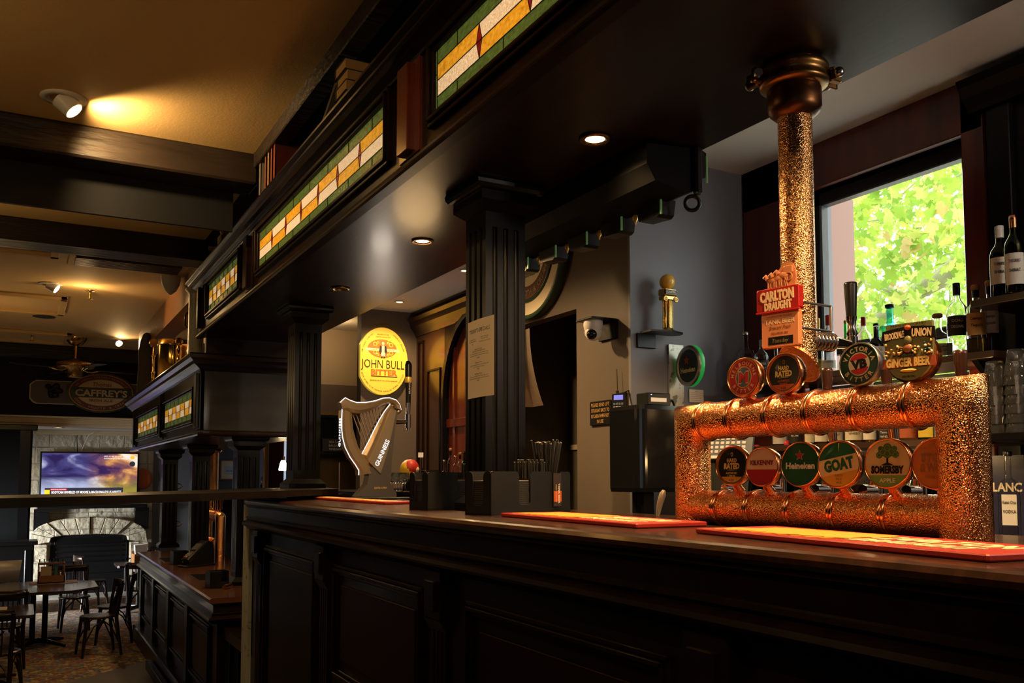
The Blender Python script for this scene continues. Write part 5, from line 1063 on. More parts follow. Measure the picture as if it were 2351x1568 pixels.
# tumblers, each one a thing
def tumbler(x, y, z, label):
    R, r, h = .043, .030, .095
    m = MB().lathe([(R,0),(R-.002,.0),(r-.003,h-.010),(.001,h-.012)][::-1], GLASS, n=24, caps=False).lathe([(R,0),(R+.0006,.002),(r,h),(r-.004,h+.001),(.001,h+.001)], GLASS, n=24, caps=False)
    o = m.build('tumbler'); o.location = (x, y, z); return tag(o, label, 'glass', 'inverted tumblers stacked on the shelf')
tp = None; ORD = ('bottom', 'second', 'third', 'fourth', 'fifth', 'sixth', 'topmost')
for s_, (px, X, n_) in enumerate(((2290, 3.14, 6), (2341, 3.14, 7))):
    y = yat(px, X)
    for k in range(n_):
        l = '%s inverted clear tumbler in the %s stack beside the copper tower' % (ORD[k] if k < n_-1 else 'topmost', 'left' if s_ == 0 else 'right-hand')
        if tp is None: tp = tumbler(X, y, SHG+.001, l)
        else: c = tp.copy(); C.objects.link(c); c.location = (X+random.uniform(-.002,.002), y, SHG+.001+k*.0345); c['label'] = l
# small POS keypad behind the left leg
c_ = at_x(1668, 1020, 3.0); t = empty('till_keypad', tuple(c_), label='grey till keypad with pale keys behind the left leg of the copper tower', cat='keypad')
t.matrix_basis = facing(c_, (-1,-.5,.35)); MB().box((-.13,-.06,-.02),(.13,.05,0), flat((.12,.13,.15))).box((-.13,-.075,-.03),(.13,-.06,.01), WHT).build('body', t)
for r_ in range(4):
    for k in range(8): MB().box((-.11+k*.027,-.045+r_*.022,0),(-.092+k*.027,-.03+r_*.022,.005), WHT, .002).build('key', t)
MB().box((-.12,-.40,-.05),(.12,-.06,-.02), BLACK).build('stand', t)
# ================= FAR END OF THE BAR =================
aw = empty('arched_panelling', (3.595, 7.9, 0), label='dark timber panelling with an arched opening at the far end of the bar', cat='panelling')
m = MB().box((-.05,-.10,1.25),(0,.62,2.95), mat('brown panel wood', (.035,.013,.006), .25, coat=.5))
N = 14; cy_, cz_, ra = -.80, 2.00, .66      # arch whose left half shows beside the column
top = []
for k in range(N+1): a = pi/2*k/N; top.append((cy_+ra*sin(a), cz_+ra*1.12*cos(a)))
m.prism([(-.10,2.95),(cy_,2.95)]+top[:1]+top[1:]+[(-.10,cz_)], 'x', -.05, 0, WOOD); m.build('panel_board', aw)
m = MB()
for dr, x in ((0,-.085),(.05,-.065)):
    pts = [(cy_+(ra+dr)*sin(pi/2*k/N), cz_+(ra+dr)*1.12*cos(pi/2*k/N)) for k in range(N+1)]+[(cy_+ra+dr, 1.0)]
    q = [(cy_+(ra+dr+.045)*sin(pi/2*k/N), cz_+(ra+dr+.045)*1.12*cos(pi/2*k/N)) for k in range(N+1)]+[(cy_+ra+dr+.045, 1.0)]
    for k in range(len(pts)-1): m.loft([[(x,)+p for p in (pts[k], pts[k+1], q[k+1], q[k])], [(0,)+p for p in (pts[k], pts[k+1], q[k+1], q[k])]], BLKW if dr == 0 else WOOD)
m.build('arch_moulding', aw)
MB().box((-.02,-1.6,1.0),(.0,-.1,2.8), WOODR).box((-.045,-1.5,1.72),(0,-.12,1.80), WOODR, .005).box((-.04,-.30,1.0),(0,-.26,2.5), WOODR, .005).box((-.04,-.55,1.0),(0,-.52,2.5), WOODR, .005).build('inner_red_boards', aw)
m = MB()
for a, b, zt_ in ((-.02,.30,2.30),(.40,.54,2.62)):
    for p, q in (((a,1.30),(b,1.32)),((a,zt_),(b,zt_+.02)),((a,1.30),(a+.02,zt_)),((b-.02,1.30),(b,zt_))): m.box((-.065,p[0],p[1]),(-.04,q[0],q[1]), WOOD, .004)
m.build('panel_moulding', aw)
MB().prism([(0,2.70),(-.06,2.70),(-.08,2.74),(-.12,2.79),(-.13,2.84),(-.16,2.87),(0,2.87)], 'y', -2.4, .6, mat('golden cornice timber', (.025,.012,.006), .35, coat=.3)).build('panel_cornice', aw)
tag(MB().box((2.95,8.3,1.0),(3.6,8.5,1.14), flat((.05,.045,.14)), .01).build('blue_ledge'), 'blue-violet ledge under the arched panelling', 'ledge')
# john bull sign
c_ = at_y(879, 829, 8.44); t = empty('pub_sign', label='bright yellow oval John Bull Bitter sign above the harp beer font', cat='sign', M=facing(c_, (0,-1,0)))
EYL = mat('lit yellow sign', (.95,.62,.07), .4, emit=(.95,.58,.07), es=.34); EOR = mat('lit orange sign', (.80,.16,.03), .4, emit=(.8,.14,.02), es=.3); ECR = mat('lit cream sign', (.9,.75,.4), .4, emit=(.9,.7,.35), es=.35)
rx, rz = .268, .342; cut = -.238
ol = [(max(rx*cos(2*pi*k/64), cut), rz*sin(2*pi*k/64)) for k in range(64)]
MB().prism(ol, 'z', -.05, 0, EYL).build('sign_body', t)
m = MB().disc(.155,.095,.001,EOR,c=(-.008,.125)).box((-.19,.10,.001),(.175,.125,.003),ECR)
m.text('JOHN BULL', .0, -.030, .003, .46, .090, INK, bold=.0).text('BITTER', .015, -.115, .003, .28, .058, EOR, bold=.04).box((-.125,-.160,.001),(.155,-.153,.003), INK)
m.text('IMPORTED FROM THE UNITED KINGDOM', .01, -.20, .002, .29, .015, INK).text('BREWED IN THE', 0, .268, .002, .12, .014, INK).text('UNITED KINGDOM', 0, .243, .002, .155, .015, INK).text('TRADE', -.10, .112, .004, .07, .014, INK).text('MARK', .09, .112, .004, .07, .014, INK)
m.arc('BEER BIERE BIER CERVEZA ESPECIAL BIRRA SPECIALE', 0, 0, .002, rx*.90, rz*.90, 205, 335, .014, INK, flip=True, bold=0).arc('LONDON EC1 ENGLAND', 0, 0, .002, rx*.90, rz*.90, 62, 22, .014, INK, bold=0).arc('IND COOPE LIMITED', 0, 0, .002, rx*.86, rz*.90, 165, 120, .014, INK, bold=0)
m.build('lettering', t)
m = MB().ell((0,.178,.004),.014,.017,.004,ECR).prism([(-.034,.155),(.034,.155),(.042,.10),(.03,.07),(-.03,.07),(-.042,.10)],'z',.003,.006,INK).box((-.014,.075,.006),(.014,.155,.008),ECR).prism([(-.024,.085),(.024,.085),(.02,.045),(.004,.05),(0,.072),(-.004,.05),(-.02,.045)],'z',.006,.009,ECR).box((-.022,.03,.003),(-.006,.047,.008),INK).box((.006,.03,.003),(.022,.047,.008),INK)
for sx in (-1,1):
    for sz in (-1,1): m.torus((sx*.085,.125+sz*.042,.002),(0,0,1),.018,.005,EYL,n=16,k=5).torus((sx*.055,.125+sz*.062,.002),(0,0,1),.010,.004,EYL,n=12,k=5)
m.build('trade_figure', t)
# shelves and clutter seen past the harp
t = empty('kitchen_shelf', (2.65, 9.6, 1.50), label='dark shelf unit beyond the harp beer font', cat='shelf')
MB().box((0,-.1,0),(.9,.24,.03), BLACK).box((0,.2,.0),(.9,.24,.42), BLACK).box((0,-.12,.40),(.9,.24,.43), NAVY).build('shelf_unit', t)
def carton(px0, px1, py0, py1, Y, mt, words, label, wc=WP):
    a = at_y(px0, py1, Y); b = at_y(px1, py0, Y); t = empty('food_carton', (a.x, Y, 1.531), label=label, cat='box')
    MB().box((0,0,0),(b.x-a.x,.12,b.z-a.z), mt, .002).build('box_body', t); m = MB(); m.M = facing(((b.x-a.x)/2,-.002,(b.z-a.z)/2),(0,-1,0)); H = b.z-a.z
    for k, w_ in enumerate(words): m.text(w_, 0, H*(.25-.28*k), 0, (b.x-a.x)*.5, H*.18, wc)
    m.build('lettering', t)
carton(740, 800, 1008, 1036, 9.5, flat((.035,.033,.03)), ('SEA SALT', 'BALSAMIC', 'VINEGAR'), 'dark carton lettered sea salt balsamic vinegar, behind the left part of the harp')
carton(826, 842, 1000, 1036, 9.5, flat((.35,.03,.01)), ('CRISPS',), 'red snack packet behind the harp strings')
p = at_y(779, 1062, 7.6)
tag(MB().cyl((p.x,7.6,1.13),(p.x,7.6,p.z),.006,STEEL).cyl((p.x,7.6,1.10),(p.x,7.6,1.13),.06,STEEL).build('ticket_spike'), 'thin upright metal rod to the left of the harp beer font', 'rod')
tag(MB().box((2.33,6.6,0),(2.90,8.25,1.10), NAVY).box((2.30,6.57,1.10),(2.94,8.27,1.135), BLKW, .004).build('work_counter'), 'dark work counter beyond the far end of the bar', 'counter')
gp = None; random.seed(4)
for k in range(9):
    c = at_z(894+k*5.2, 1130, 1.137); X = c.x if False else 2.62; y = yat(892+k*5.5, 2.62)
    if gp is None:
        gp = MB().lathe([(.030,0),(.004,.006),(.004,.06),(.020,.075),(.034,.105),(.030,.15),(.029,.15),(.033,.105),(.019,.076),(.001,.070)], GLASS, n=18, caps=False).build('wine_glass'); o = gp
    else: o = gp.copy(); C.objects.link(o)
    o.location = (2.62+.09*(k % 3), yat(892+k*5.5, 2.62+.09*(k % 3)), 1.136); tag(o, 'small stemmed glass in the row between the harp beer font and the left caddy', 'glass', 'stemmed glasses beyond the bar')
p = at_y(940, 1078, 6.9)
t = empty('football', tuple(p), label='yellow and red football propped behind the left napkin caddy', cat='ball'); t.matrix_basis = Matrix.Translation(p) @ Matrix.Rotation(.35, 4, 'Y') @ Matrix.Rotation(.5, 4, 'Z')
MB().ell((0,0,0), .085,.075,.085, flat((.80,.52,.03))).build('ball_body', t); m = MB(); m.ell((0,-.012,.008), .078,.068,.078, flat((.50,.03,.02))).ell((.012,-.055,.0),.035,.030,.032,WP).build('printed_panel', t)
MB().box((-.03,.0,-(p.z-1.137)),(.03,.05,-.06), BLACK).build('stand', t); t.matrix_basis = Matrix.Translation(p) @ Matrix.Rotation(.5, 4, 'Z')
for px, ty, w_, kd, gc, lq, cp_, l in ((1034,1030,16,'std','clear',None,'cork','clear bottle with a cork stopper behind the left straws, tallest of that group'),(1020,1056,20,'round','clear',None,'silver','small round clear decanter behind the left straws'),(1046,1046,16,'std','clear',None,'gold','clear bottle with a gold top between the left straws and the column'),(1056,1040,16,'std','clear',None,'cork','clear corked bottle nearest the column above the left straws'),(1066,1036,14,'tall','green',None,'black','dark green bottle just touching the column above the left straws')):
    y = yat(px, 3.2); shb(px, ty, w_, 1.14, 3.2, kd, gc, lq, cp_, None, (), l)
tag(MB().box((3.1,5.6,1.0),(3.5,8.29,1.14), BLKW).box((3.15,5.6,0),(3.5,8.29,1.0), NAVY).build('side_counter'), 'dark side counter below the arched panelling', 'counter')
p = at_y(966, 1050, 7.6); t = empty('card_holder', tuple(p), label='small white card on a bent wire stand behind the left caddy', cat='card holder')
MB().box((-.025,0,0),(.025,.003,.045), WHT).build('card', t); MB().tube([(0,.002,0),(0,.002,-.12),(.05,.002,-.12),(.09,0,-.20)], .003, STEEL).tube([(.02,.002,0),(.02,.002,-.10)], .003, STEEL).tube([(0,.002,-.12),(0,.002,-.42)], .003, STEEL).build('wire_stand', t)
# ================= OUTSIDE =================
random.seed(21)
LEAFS = [mat('leaf %d' % k, c, .5, sub=None) for k, c in enumerate(((.34,.50,.08),(.46,.58,.11),(.26,.42,.07),(.60,.62,.20),(.60,.44,.18)))]
for lm in LEAFS:
    nt = lm.node_tree; b = nt.nodes['Principled BSDF']; tr = nt.nodes.new('ShaderNodeBsdfTranslucent'); tr.inputs[0].default_value = b.inputs['Base Color'].default_value
    mx = nt.nodes.new('ShaderNodeMixShader'); mx.inputs[0].default_value = .55; nt.links.new(b.outputs[0], mx.inputs[1]); nt.links.new(tr.outputs[0], mx.inputs[2]); nt.links.new(mx.outputs[0], nt.nodes['Material Output'].inputs['Surface'])
tr_ = empty('plane_tree', (9.5, 6.6, 0), label='sunlit plane tree with pale branches filling the window', cat='tree')
BK_ = mat('pale bark', (.52,.50,.38), .7, var=((3,3,3),(.34,.34,.20),4,.4,.6)); m = MB()
def br(p, q, r0, r1, n=6, wob=.06): 
    p, q = Vector(p), Vector(q); pts = [p.lerp(q, k/n)+(Vector([random.uniform(-wob,wob) for _ in range(3)]) if 0 < k < n else Vector()) for k in range(n+1)]
    m.tube(pts, r0, BK_, rs=[r0+(r1-r0)*k/n for k in range(n+1)], n=8); return pts
o_ = Vector((9.5,6.6,0)); T = lambda px, py, X: at_x(px, py, X)-o_
br((-.2,4.4,-.3), T(1890,800,7.5)+Vector((0,1.5,0)), .16,.12); a_ = br(T(1830,860,7.6), T(2080,690,7.5), .05,.075, wob=.03); br(T(2080,690,7.5), T(2330,530,7.2), .085,.105, wob=.03); br(T(2080,690,7.5), T(1990,640,7.6), .05,.03); br(T(1990,640,7.6), T(1890,720,7.6), .03,.02)
br(T(2330,530,7.2), T(2700,420,7.0)-Vector((0,0,3.5)), .11,.2)
for k in range(34):
    p = T(random.uniform(1860,2260), random.uniform(330,860), random.uniform(7,9)); br(p, p+Vector((random.uniform(-.2,.2), random.uniform(-.7,.7), random.uniform(-.5,.6))), .012,.006, 4, .05)
m.build('branches', tr_)
m = MB()
LV = [(0,0),(.25,.10),(.22,.28),(.50,.30),(.40,.48),(.52,.72),(.24,.64),(.0,1.0),(-.24,.64),(-.52,.72),(-.40,.48),(-.50,.30),(-.22,.28),(-.25,.10)]
for k in range(4600):
    X = random.uniform(6.2, 10.5); p = at_x(random.uniform(1845, 2290), random.uniform(270, 930), X)-o_
    s_ = random.uniform(.07,.16); Rm = Matrix.Rotation(random.uniform(0,6.3),3,'Z') @ Matrix.Rotation(random.uniform(-1.2,1.2),3,'X') @ Matrix.Rotation(random.uniform(0,6.3),3,'Y')
    m.add([tuple(p+Rm @ Vector((u*s_, 0, v*s_))) for u, v in LV], [tuple(range(len(LV)))], random.choices(LEAFS, (5,5,4,2,1))[0])
m.build('leaves', tr_, kind='stuff')
p = at_x(1900, 600, 4.05); tag(MB().box((3.93, p.y-.025, -.5),(4.25, p.y+.20, 2.88), mat('pink render', (.26,.15,.13), .8)).build('exterior_pier'), 'pink rendered pier of the building just outside the window', 'pier')
tag(MB().box((5,-6,-1.1),(30,40,-1.0), mat('pavement', (.4,.4,.38), .9)).build('pavement', kind='structure'), 'pavement outside the window', 'pavement')
# ================= THINGS ON TOP OF THE CANOPIES =================
def book(x, y, z, dx, dy, dz, c, label, group=None, lay=False, rz=0, tilt=0):
    t = empty('book', (x, y, z), rz, label=label, cat='book', group=group); t.rotation_euler = (tilt, 0, rz)
    if lay:
        MB().box((.004,.0,.004),(dx-.004,dy-.004,dz-.004), mat('aged pages', (.55,.34,.14), .8, var=((2,2,300),(.42,.24,.09),2,.4,.6))).build('page_block', t)
        MB().box((0,0,0),(dx,dy,.004), c).box((0,0,dz-.004),(dx,dy,dz), c).box((0,dy-.006,0),(dx,dy,dz), c).build('cover', t)
    else:
        MB().box((.004,.004,.004),(dx-.004,dy-.004,dz-.004), mat('aged pages', (.55,.34,.14), .8)).build('page_block', t)
        MB().box((0,0,0),(dx,.004,dz), c).box((0,dy-.004,0),(dx,dy,dz), c).box((0,0,0),(.006,dy,dz), c).build('cover', t)
    return t
ZC = 3.081; X0 = 1.33
for k, (px, ty, th, c, l) in enumerate(((620,287,.045,flat((.20,.04,.015)),'large red-brown book showing its cover, nearest in the upright row on the canopy'),(613,308,.035,flat((.26,.06,.03)),'thin reddish book second in the upright row on the canopy'),(606,313,.04,flat((.34,.22,.13)),'pale ribbed book third in the upright row on the canopy'),(599,322,.035,flat((.26,.08,.04)),'narrow red book fourth in the upright row on the canopy'),(587,334,.05,flat((.20,.17,.14)),'grey book last in the upright row on the canopy'))):
    y = yat(px, X0); book(X0, y, ZC, .19, th, at_x(px, ty, X0).z-ZC, c, l)
y = yat(788, X0)
for k, l in enumerate(('book at the very bottom of the pile on the canopy', 'book second from the bottom of the pile on the canopy', 'thick book with orange-brown page edges, second from the top of the pile', 'thick book with orange-brown page edges on top of the pile on the canopy')):
    book(X0-.008*(k % 2), y+.006*k, ZC+.056*k, .22, .16, .055, flat((.05,.04,.03)), l, lay=True)
t = book(X0, y+.20, ZC+.002, .20, .30, .02, flat((.20,.16,.11)), 'open-edged magazine leaning against the pile of books on the canopy', lay=True); t.rotation_euler = (-.52, 0, 0); t.location = (X0, y+.19, ZC+.155)
# carved bird
y = yat(507, 1.36); t = empty('bird_figure', (1.36, y, ZC), label='small carved brown bird perched on a block at the edge of the canopy', cat='figurine')
WB = mat('carved wood', (.18,.10,.045), .6, bump=('n',(30,30,30),.5,.005))
MB().box((-.05,-.05,0),(.05,.06,.09), flat((.30,.22,.15)), .01).build('perch_block', t)
MB().tube([(0,.10,.12),(0,.05,.15),(0,0,.17),(0,-.03,.22),(0,-.03,.27),(0,-.05,.285),(0,-.085,.275)], .05, WB, n=12, rs=[.012,.04,.055,.038,.026,.022,.003]).cyl((.01,0,.09),(.01,0,.13),.006,WB).cyl((-.01,.02,.09),(-.01,.02,.13),.006,WB).build('bird_body', t)
# on the second canopy
Z2 = 2.37
def on2(px, X=1.42): return yat(px, X)
y = on2(452, 1.62); t = empty('enamel_can', (1.44, 9.02, Z2), label='tall pale speckled enamel can standing at the end of the second canopy', cat='can')
EN = mat('pale enamel', (.50,.48,.38), .4, var=((60,60,60),(.02,.02,.02),2,.66,.70))
MB().lathe([(.085,0),(.085,.05),(.075,.06),(.072,.66),(.08,.68),(.105,.70),(.105,.72),(.07,.735),(.001,.735)], EN, n=28).build('can_body', t); MB().tube([(-.06,.04,.5),(-.09,.07,.47),(-.09,.07,.36),(-.06,.04,.33)], .010, BLACK).lathe([(.086,.0),(.10,.01),(.10,.05),(.086,.06)], BLACK, n=24).build('can_handle', t)
y = on2(385, 1.47); t = empty('brass_pot', (1.50, y, Z2), label='tall polished brass cylinder pot on the second canopy', cat='pot')
rb = 32*(1.5*sin(YAW)+y*cos(YAW))/FPX; hb = at_x(385, 793, 1.5).z-Z2
BR2 = mat('polished brass', (.85,.55,.15), .16, metal=1, bump=('n',(4,4,40),.05,.002))
MB().lathe([(rb*1.04,0),(rb*1.04,.05),(rb,.06),(rb,hb*.85),(rb*1.03,hb*.87),(rb,hb*.89),(rb,hb),(rb*.96,hb),(rb*.96,hb-.02),(.001,hb-.02)], BR2, n=40).build('pot_body', t)
for k, (px, top, l) in enumerate(((347, 783, 'brass ornamental lamp bracket left of the polished pot'), (405, 780, 'twisted brass poker standing right of the polished pot'))):
    X = 1.42; y = yat(px, X); h_ = at_x(px, top, X).z-Z2; t = empty('brass_stand', (X, y, Z2), label=l, cat='ornament')
    m = MB().lathe([(.06,0),(.05,.02),(.02,.04),(.018,h_*.3),(.028,h_*.33),(.016,h_*.36),(.016,h_*.62),(.03,h_*.65),(.018,h_*.68),(.014,h_*.78)], BRASS, n=16)
    if k == 0: m.cyl((0,-.03,h_*.90),(0,.03,h_*.90),.055,BRASS).cyl((0,0,h_*.76),(0,0,h_*.88),.012,BRASS)
    else: m.torus((0,0,h_*.88),(0,1,0),.035,.008,BRASS,n=20).cyl((0,0,h_*.76),(0,0,h_*.83),.01,BRASS)
    m.build('stand_body', t)
y = yat(428, 1.5); t = empty('black_kettle', (1.52, 9.25, Z2), label='dark iron kettle between the enamel can and the brass pot', cat='kettle')
MB().lathe([(.10,0),(.13,.04),(.13,.14),(.08,.20),(.02,.23),(.015,.25),(.001,.25)], BLACK, n=24).tube([(-.1,0,.16),(-.08,0,.30),(.08,0,.30),(.1,0,.16)], .010, BLACK).build('kettle_body', t)
X = 1.46; y = yat(330, X); h_ = at_x(330, 772, X).z-Z2
t = empty('fleece_boot', (X, y, Z2), label='tall dark boot with a ragged pale fleece edge on the second canopy', cat='boot')
m = MB().tube([(0,0,0),(0,.0,h_*.25),(0,0,h_*.5),(0,.02,h_*.75),(0,.08,h_*.9),(0,.16,h_)], .08, mat('dark hide', (.03,.02,.014), .8), n=14, rs=[.14,.13,.12,.12,.09,.04], sc=(.5,1)); m.tube([(0,-.05,h_*.8),(0,-.12,h_*.92),(0,-.14,h_*.97)], .04, mat('dark hide', (.03,.02,.014), .8), rs=[.06,.05,.02]).build('boot_body', t)
m = MB(); random.seed(8)
for k in range(70): z = h_*(.02+.85*k/70); m.cyl((0,.11+.02*sin(z*9),z),(random.uniform(-.02,.02),.14+.03*sin(z*9)+random.uniform(-.01,.02),z+random.uniform(-.03,.03)), .008, mat('fleece', (.40,.20,.10), .9), r2=.003, n=5)
m.build('fleece_edge', t, kind='stuff')
tag(MB().box((1.9,9.2,2.4),(2.0,13.6,2.95), mat('warm lit tone', (.70,.48,.32), .6)).build('lit_tone_panel'), 'pale panel coloured as a warm-lit surface behind the brass pot', 'panel')  # added for a warm-lit region beyond; the light is in its colour
# ================= SECOND BAR (LOWER LEVEL) =================
SO2, C2T, YN, YF = 1.635, .25, 8.42, 14.1
can2 = empty('bar_canopy', (0, 0, 0), label='second dark timber canopy with two small stained glass panels, beyond the ledge', cat='canopy')
XB2 = 2.45
MB().box((FX+.02,YN-.02,SO2),(XB2,YF,SO2+.03), SOFM).build('soffit', can2)
PP = mat('dull blackened panel', (.030,.030,.028), .42, coat=.15, var=((2,2,6),(.018,.018,.018),5,.4,.6))
MB().box((FX,YN,SO2),(FX+.03,YF,2.34), WOOD).box((FX,YN,SO2),(XB2,YN+.03,2.34), PP).box((FX-.1,YN-.08,2.345),(XB2,YF,2.365), WOOD).build('fascia', can2)
SHN = mat('shiny dark moulding', (.016,.009,.008), .2, coat=.3)
for nm, pr in (('lower_moulding', [(.03,-.012),(-.022,-.010),(-.03,.004),(-.016,.02),(-.018,.036),(-.006,.046),(.03,.05)]), ('cornice', [(.03,.585),(-.010,.585),(-.02,.60),(-.05,.625),(-.075,.64),(-.085,.665),(-.115,.69),(-.125,.72),(-.115,.735),(.03,.735)])):
    o = MB().loft([[(FX+u, YF+.1, SO2+v) for u, v in pr], [(FX+u, YN+u, SO2+v) for u, v in pr], [(XB2, YN+u, SO2+v) for u, v in pr]], SHN).build(nm, can2)
for ya, yb, n in ((8.74, 10.72, 7), (11.15, 13.4, 7)):
    gframe(ya, yb, 1.80, 2.06, can2); stained('s', ya, yb, 1.80, 2.06, n, can2)
for y in (YN+.03, 10.85, 13.62): MB().box((FX-.04,y,SO2+.07),(FX+.01,y+.12,2.20), BLKW, .004).box((FX-.012,y-.03,SO2+.05),(FX+.01,y+.15,2.215), BLKW, .003).build('fascia_block', can2)
COLS = []
for k, y in enumerate((8.62, 11.15, 13.65)):
    COLS.append(fluted_column('fluted_column', 1.86, y, C2T, SO2, .205, ('dark fluted column at the near corner of the second bar', 'dark fluted column in the middle of the second bar', 'dark fluted column at the far corner of the second bar')[k]))
ct2 = empty('bar_counter', (0,0,0), label='second dark mahogany bar counter on the lower level, seen past the ledge', cat='bar counter')
N2, F2 = 7.70, 12.95
MB().prism([(2.3,C2T-.045),(1.41,C2T-.045),(1.39,C2T-.035),(1.385,C2T-.012),(1.40,C2T),(2.3,C2T)], 'y', N2, F2, mat('polished second bar top', (.09,.036,.018), .18, coat=.6, var=((3,18,18),(.15,.06,.03),5,.3,.7))).build('countertop', ct2)
pr = [(.10,-.044),(.005,-.044),(.018,-.062),(.018,-.125),(.004,-.13),(.010,-.15),(-.018,-.158),(-.024,-.175),(-.018,-.19),(.015,-.215),(.10,-.22)]
MB().loft([[(FX+u,F2,C2T+v) for u,v in pr],[(FX+u,N2+u,C2T+v) for u,v in pr],[(2.3,N2+u,C2T+v) for u,v in pr]], SHN).build('front_moulding', ct2)
MB().box((1.46,N2+.05,LF),(2.3,F2,C2T-.05), WOOD).box((1.35,N2-.02,LF),(2.3,F2,LF+.2), BLKW, .02).build('cladding', ct2)
for y in (8.0, 9.25, 10.5, 11.75):
    m = MB()
    for e, x in ((0,1.44),(.02,1.43),(.04,1.447)):
        for p, q in (((y+e,LF+.3+e),(y+1.0-e,LF+.316+e)),((y+e,-.02-e-.016),(y+1.0-e,-.02-e)),((y+e,LF+.3+e),(y+e+.016,-.02-e)),((y+1.0-e-.016,LF+.3+e),(y+1.0-e,-.02-e))): m.box((x,*p),(1.462,*q), BLKW, .004)
    m.box((1.452,y+.1,LF+.4),(1.462,y+.9,-.12), RPM, .004).build('raised_panel', ct2)
    MB().box((1.42,y+1.03,LF+.2),(1.47,y+1.20,.02), BLKW, .006).build('pilaster', ct2)
m = MB()
for k in range(5): m.box((1.52+k*.07,N2+.02,LF+.25),(1.56+k*.07,N2+.06,.02), BLKW, .006)
m.build('end_pilaster', ct2)
tag(MB().box((1.28,7.5,LF),(1.34,10.9,LF+.10), BLKW, .01).build('kerb_board'), 'dark kerb board on the floor along the foot of the second bar', 'kerb')
# copper towers of the second bar
t = empty('copper_beer_tower', (2.10, 11.5, C2T), label='small distant copper pipe beer tower on the second bar', cat='beer tower')
r_ = .06
def pipe2(pts, nm): m = MB(); m.tube(pts, r_, COPPER, n=24); m.build(nm, t)
pipe2([(0,-.42,0),(0,-.42,.52)], 'portal_leg'); pipe2([(0,.42,0),(0,.42,.52)], 'portal_leg'); pipe2([(0,-.42,.52),(0,.42,.52)], 'top_pipe'); pipe2([(0,-.42,.18),(0,.42,.18)], 'lower_pipe')
MB().ell((0,-.42,.52),r_,r_,r_,COPPER).ell((0,.42,.52),r_,r_,r_,COPPER).build('elbow', t)
for z in (.52,.18):
    for k in range(6): MB().torus((0,-.32+k*.12,z),(0,1,0),r_+.001,.007,COPS,n=24,k=6).build('collar_ring', t)
for k in range(3):
    y = -.37+k*.13; MB().lathe([(.012,.58),(.03,.62),(.022,.66),(.034,.70),(.030,.79),(.014,.82),(.001,.82)], COPS, o=(0,y,0), n=12).build('tap_badge', t, 'small copper-rimmed tap badge seen edge-on')
# hanging copper pipe of the second bar, with its clip
p = at_y(505, 1050, 9.9); t = empty('copper_pipe_column', (2.30, 12.66, SO2), label='distant beaded copper pipe hanging from the second canopy', cat='copper pipe')
MB().cyl((0,0,0),(0,0,-.85),.062, COPPER, n=28).lathe([(.07,0),(.10,-.005),(.105,-.03),(.075,-.05)], COPS, n=28).build('pipe_body', t)
MB().box((-.03,-.10,-.80),(.03,-.05,-.66), COPS, .01).build('sign_plate', t)
tag(MB().tube([(2.0,9.3,SO2-.03),(2.0,9.3,1.45),(1.99,9.29,1.38)], .012, mat('yellow tag', (.55,.38,.05), .5), sc=(1.8,.5)).build('yellow_ribbon'), 'yellow ribbon hanging beside the distant copper pipe', 'ribbon')
# far wall behind the second bar
Yw = 14.4
m = MB().box((1.6,18.2,LF),(8.9,18.28,2.4), NAVY)
tag(MB().box((2.3,Yw,LF),(7.5,Yw+.1,2.4), mat('grey far bar wall', (.085,.085,.10), .6)).box((3.2,Yw-.02,1.90),(5,Yw,2.0), flat((.5,.45,.38))).box((2.3,Yw-.03,LF),(7.5,Yw,.95), WOOD).build('wall_far_bar', kind='structure'))
tag(MB().box((7.4,8.6,LF),(7.5,14.5,2.4), NAVY).build('wall_far_side', kind='structure'))
a_ = at_y(505, 1102, Yw-.03); b_ = at_y(545, 1056, Yw-.03)
t = empty('framed_picture', tuple((a_+b_)/2), label='pale framed print on the grey wall beyond the second bar', cat='picture'); w_, h_ = abs(b_.x-a_.x)/2, abs(b_.z-a_.z)/2
MB().box((-w_,-.0,-h_),(w_,.03,h_), mat('rose wood frame', (.30,.12,.06), .4)).build('frame', t); MB().box((-w_*.86,-.003,-h_*.88),(w_*.86,0,h_*.88), mat('cream mount', (.75,.65,.42), .6)).box((-w_*.4,-.005,-h_*.45),(w_*.6,-.003,h_*.35), flat((.50,.60,.62))).box((-w_*.3,-.007,-h_*.15),(w_*.5,-.005,-h_*.05), flat((.2,.35,.45))).build('print', t)
# mahogany window in that room with daylight, pendant lamp
Yg = 13.6; a_ = at_y(616, 1125, Yg); b_ = at_y(634, 1045, Yg)
w2 = tag(empty('window_2', (0,0,0)), kind='structure')
MB().box((a_.x-.05,Yg-.05,.5),(a_.x+.22,Yg+.05,1.95), WOODR, .01).box((a_.x-.08,Yg-.09,.5),(a_.x-.02,Yg+.05,1.95), flat((.5,.28,.10)), .01).box((a_.x+1.5,Yg-.05,.5),(a_.x+1.7,Yg+.05,1.95), WOODR).build('window_frame', w2)
MB().box((a_.x+.22,Yg,.5),(a_.x+1.5,Yg+.02,1.95), mat('frosted daylight pane', (.5,.55,.62), .4, emit=(.50,.58,.72), es=.75)).build('window_pane', w2)
p = at_y(650, 1068, 10.2); t = empty('pendant_lamp', (p.x, 10.2, p.z), label='small glowing pendant lamp beside the column on the ledge', cat='lamp')
MB().lathe([(.045,-.06),(.05,-.05),(.032,.03),(.02,.055),(.001,.055)], LAMPM, n=20).build('glass_shade', t); MB().cyl((0,0,.055),(0,0,.10),.018,BRASS).cyl((0,0,.10),(0,0,2.4-p.z),.006,BRASS).build('stem', t)
lamp('POINT', 'pendant_glow', (p.x, 10.2, p.z-.02), 5, WARM, size=.05)
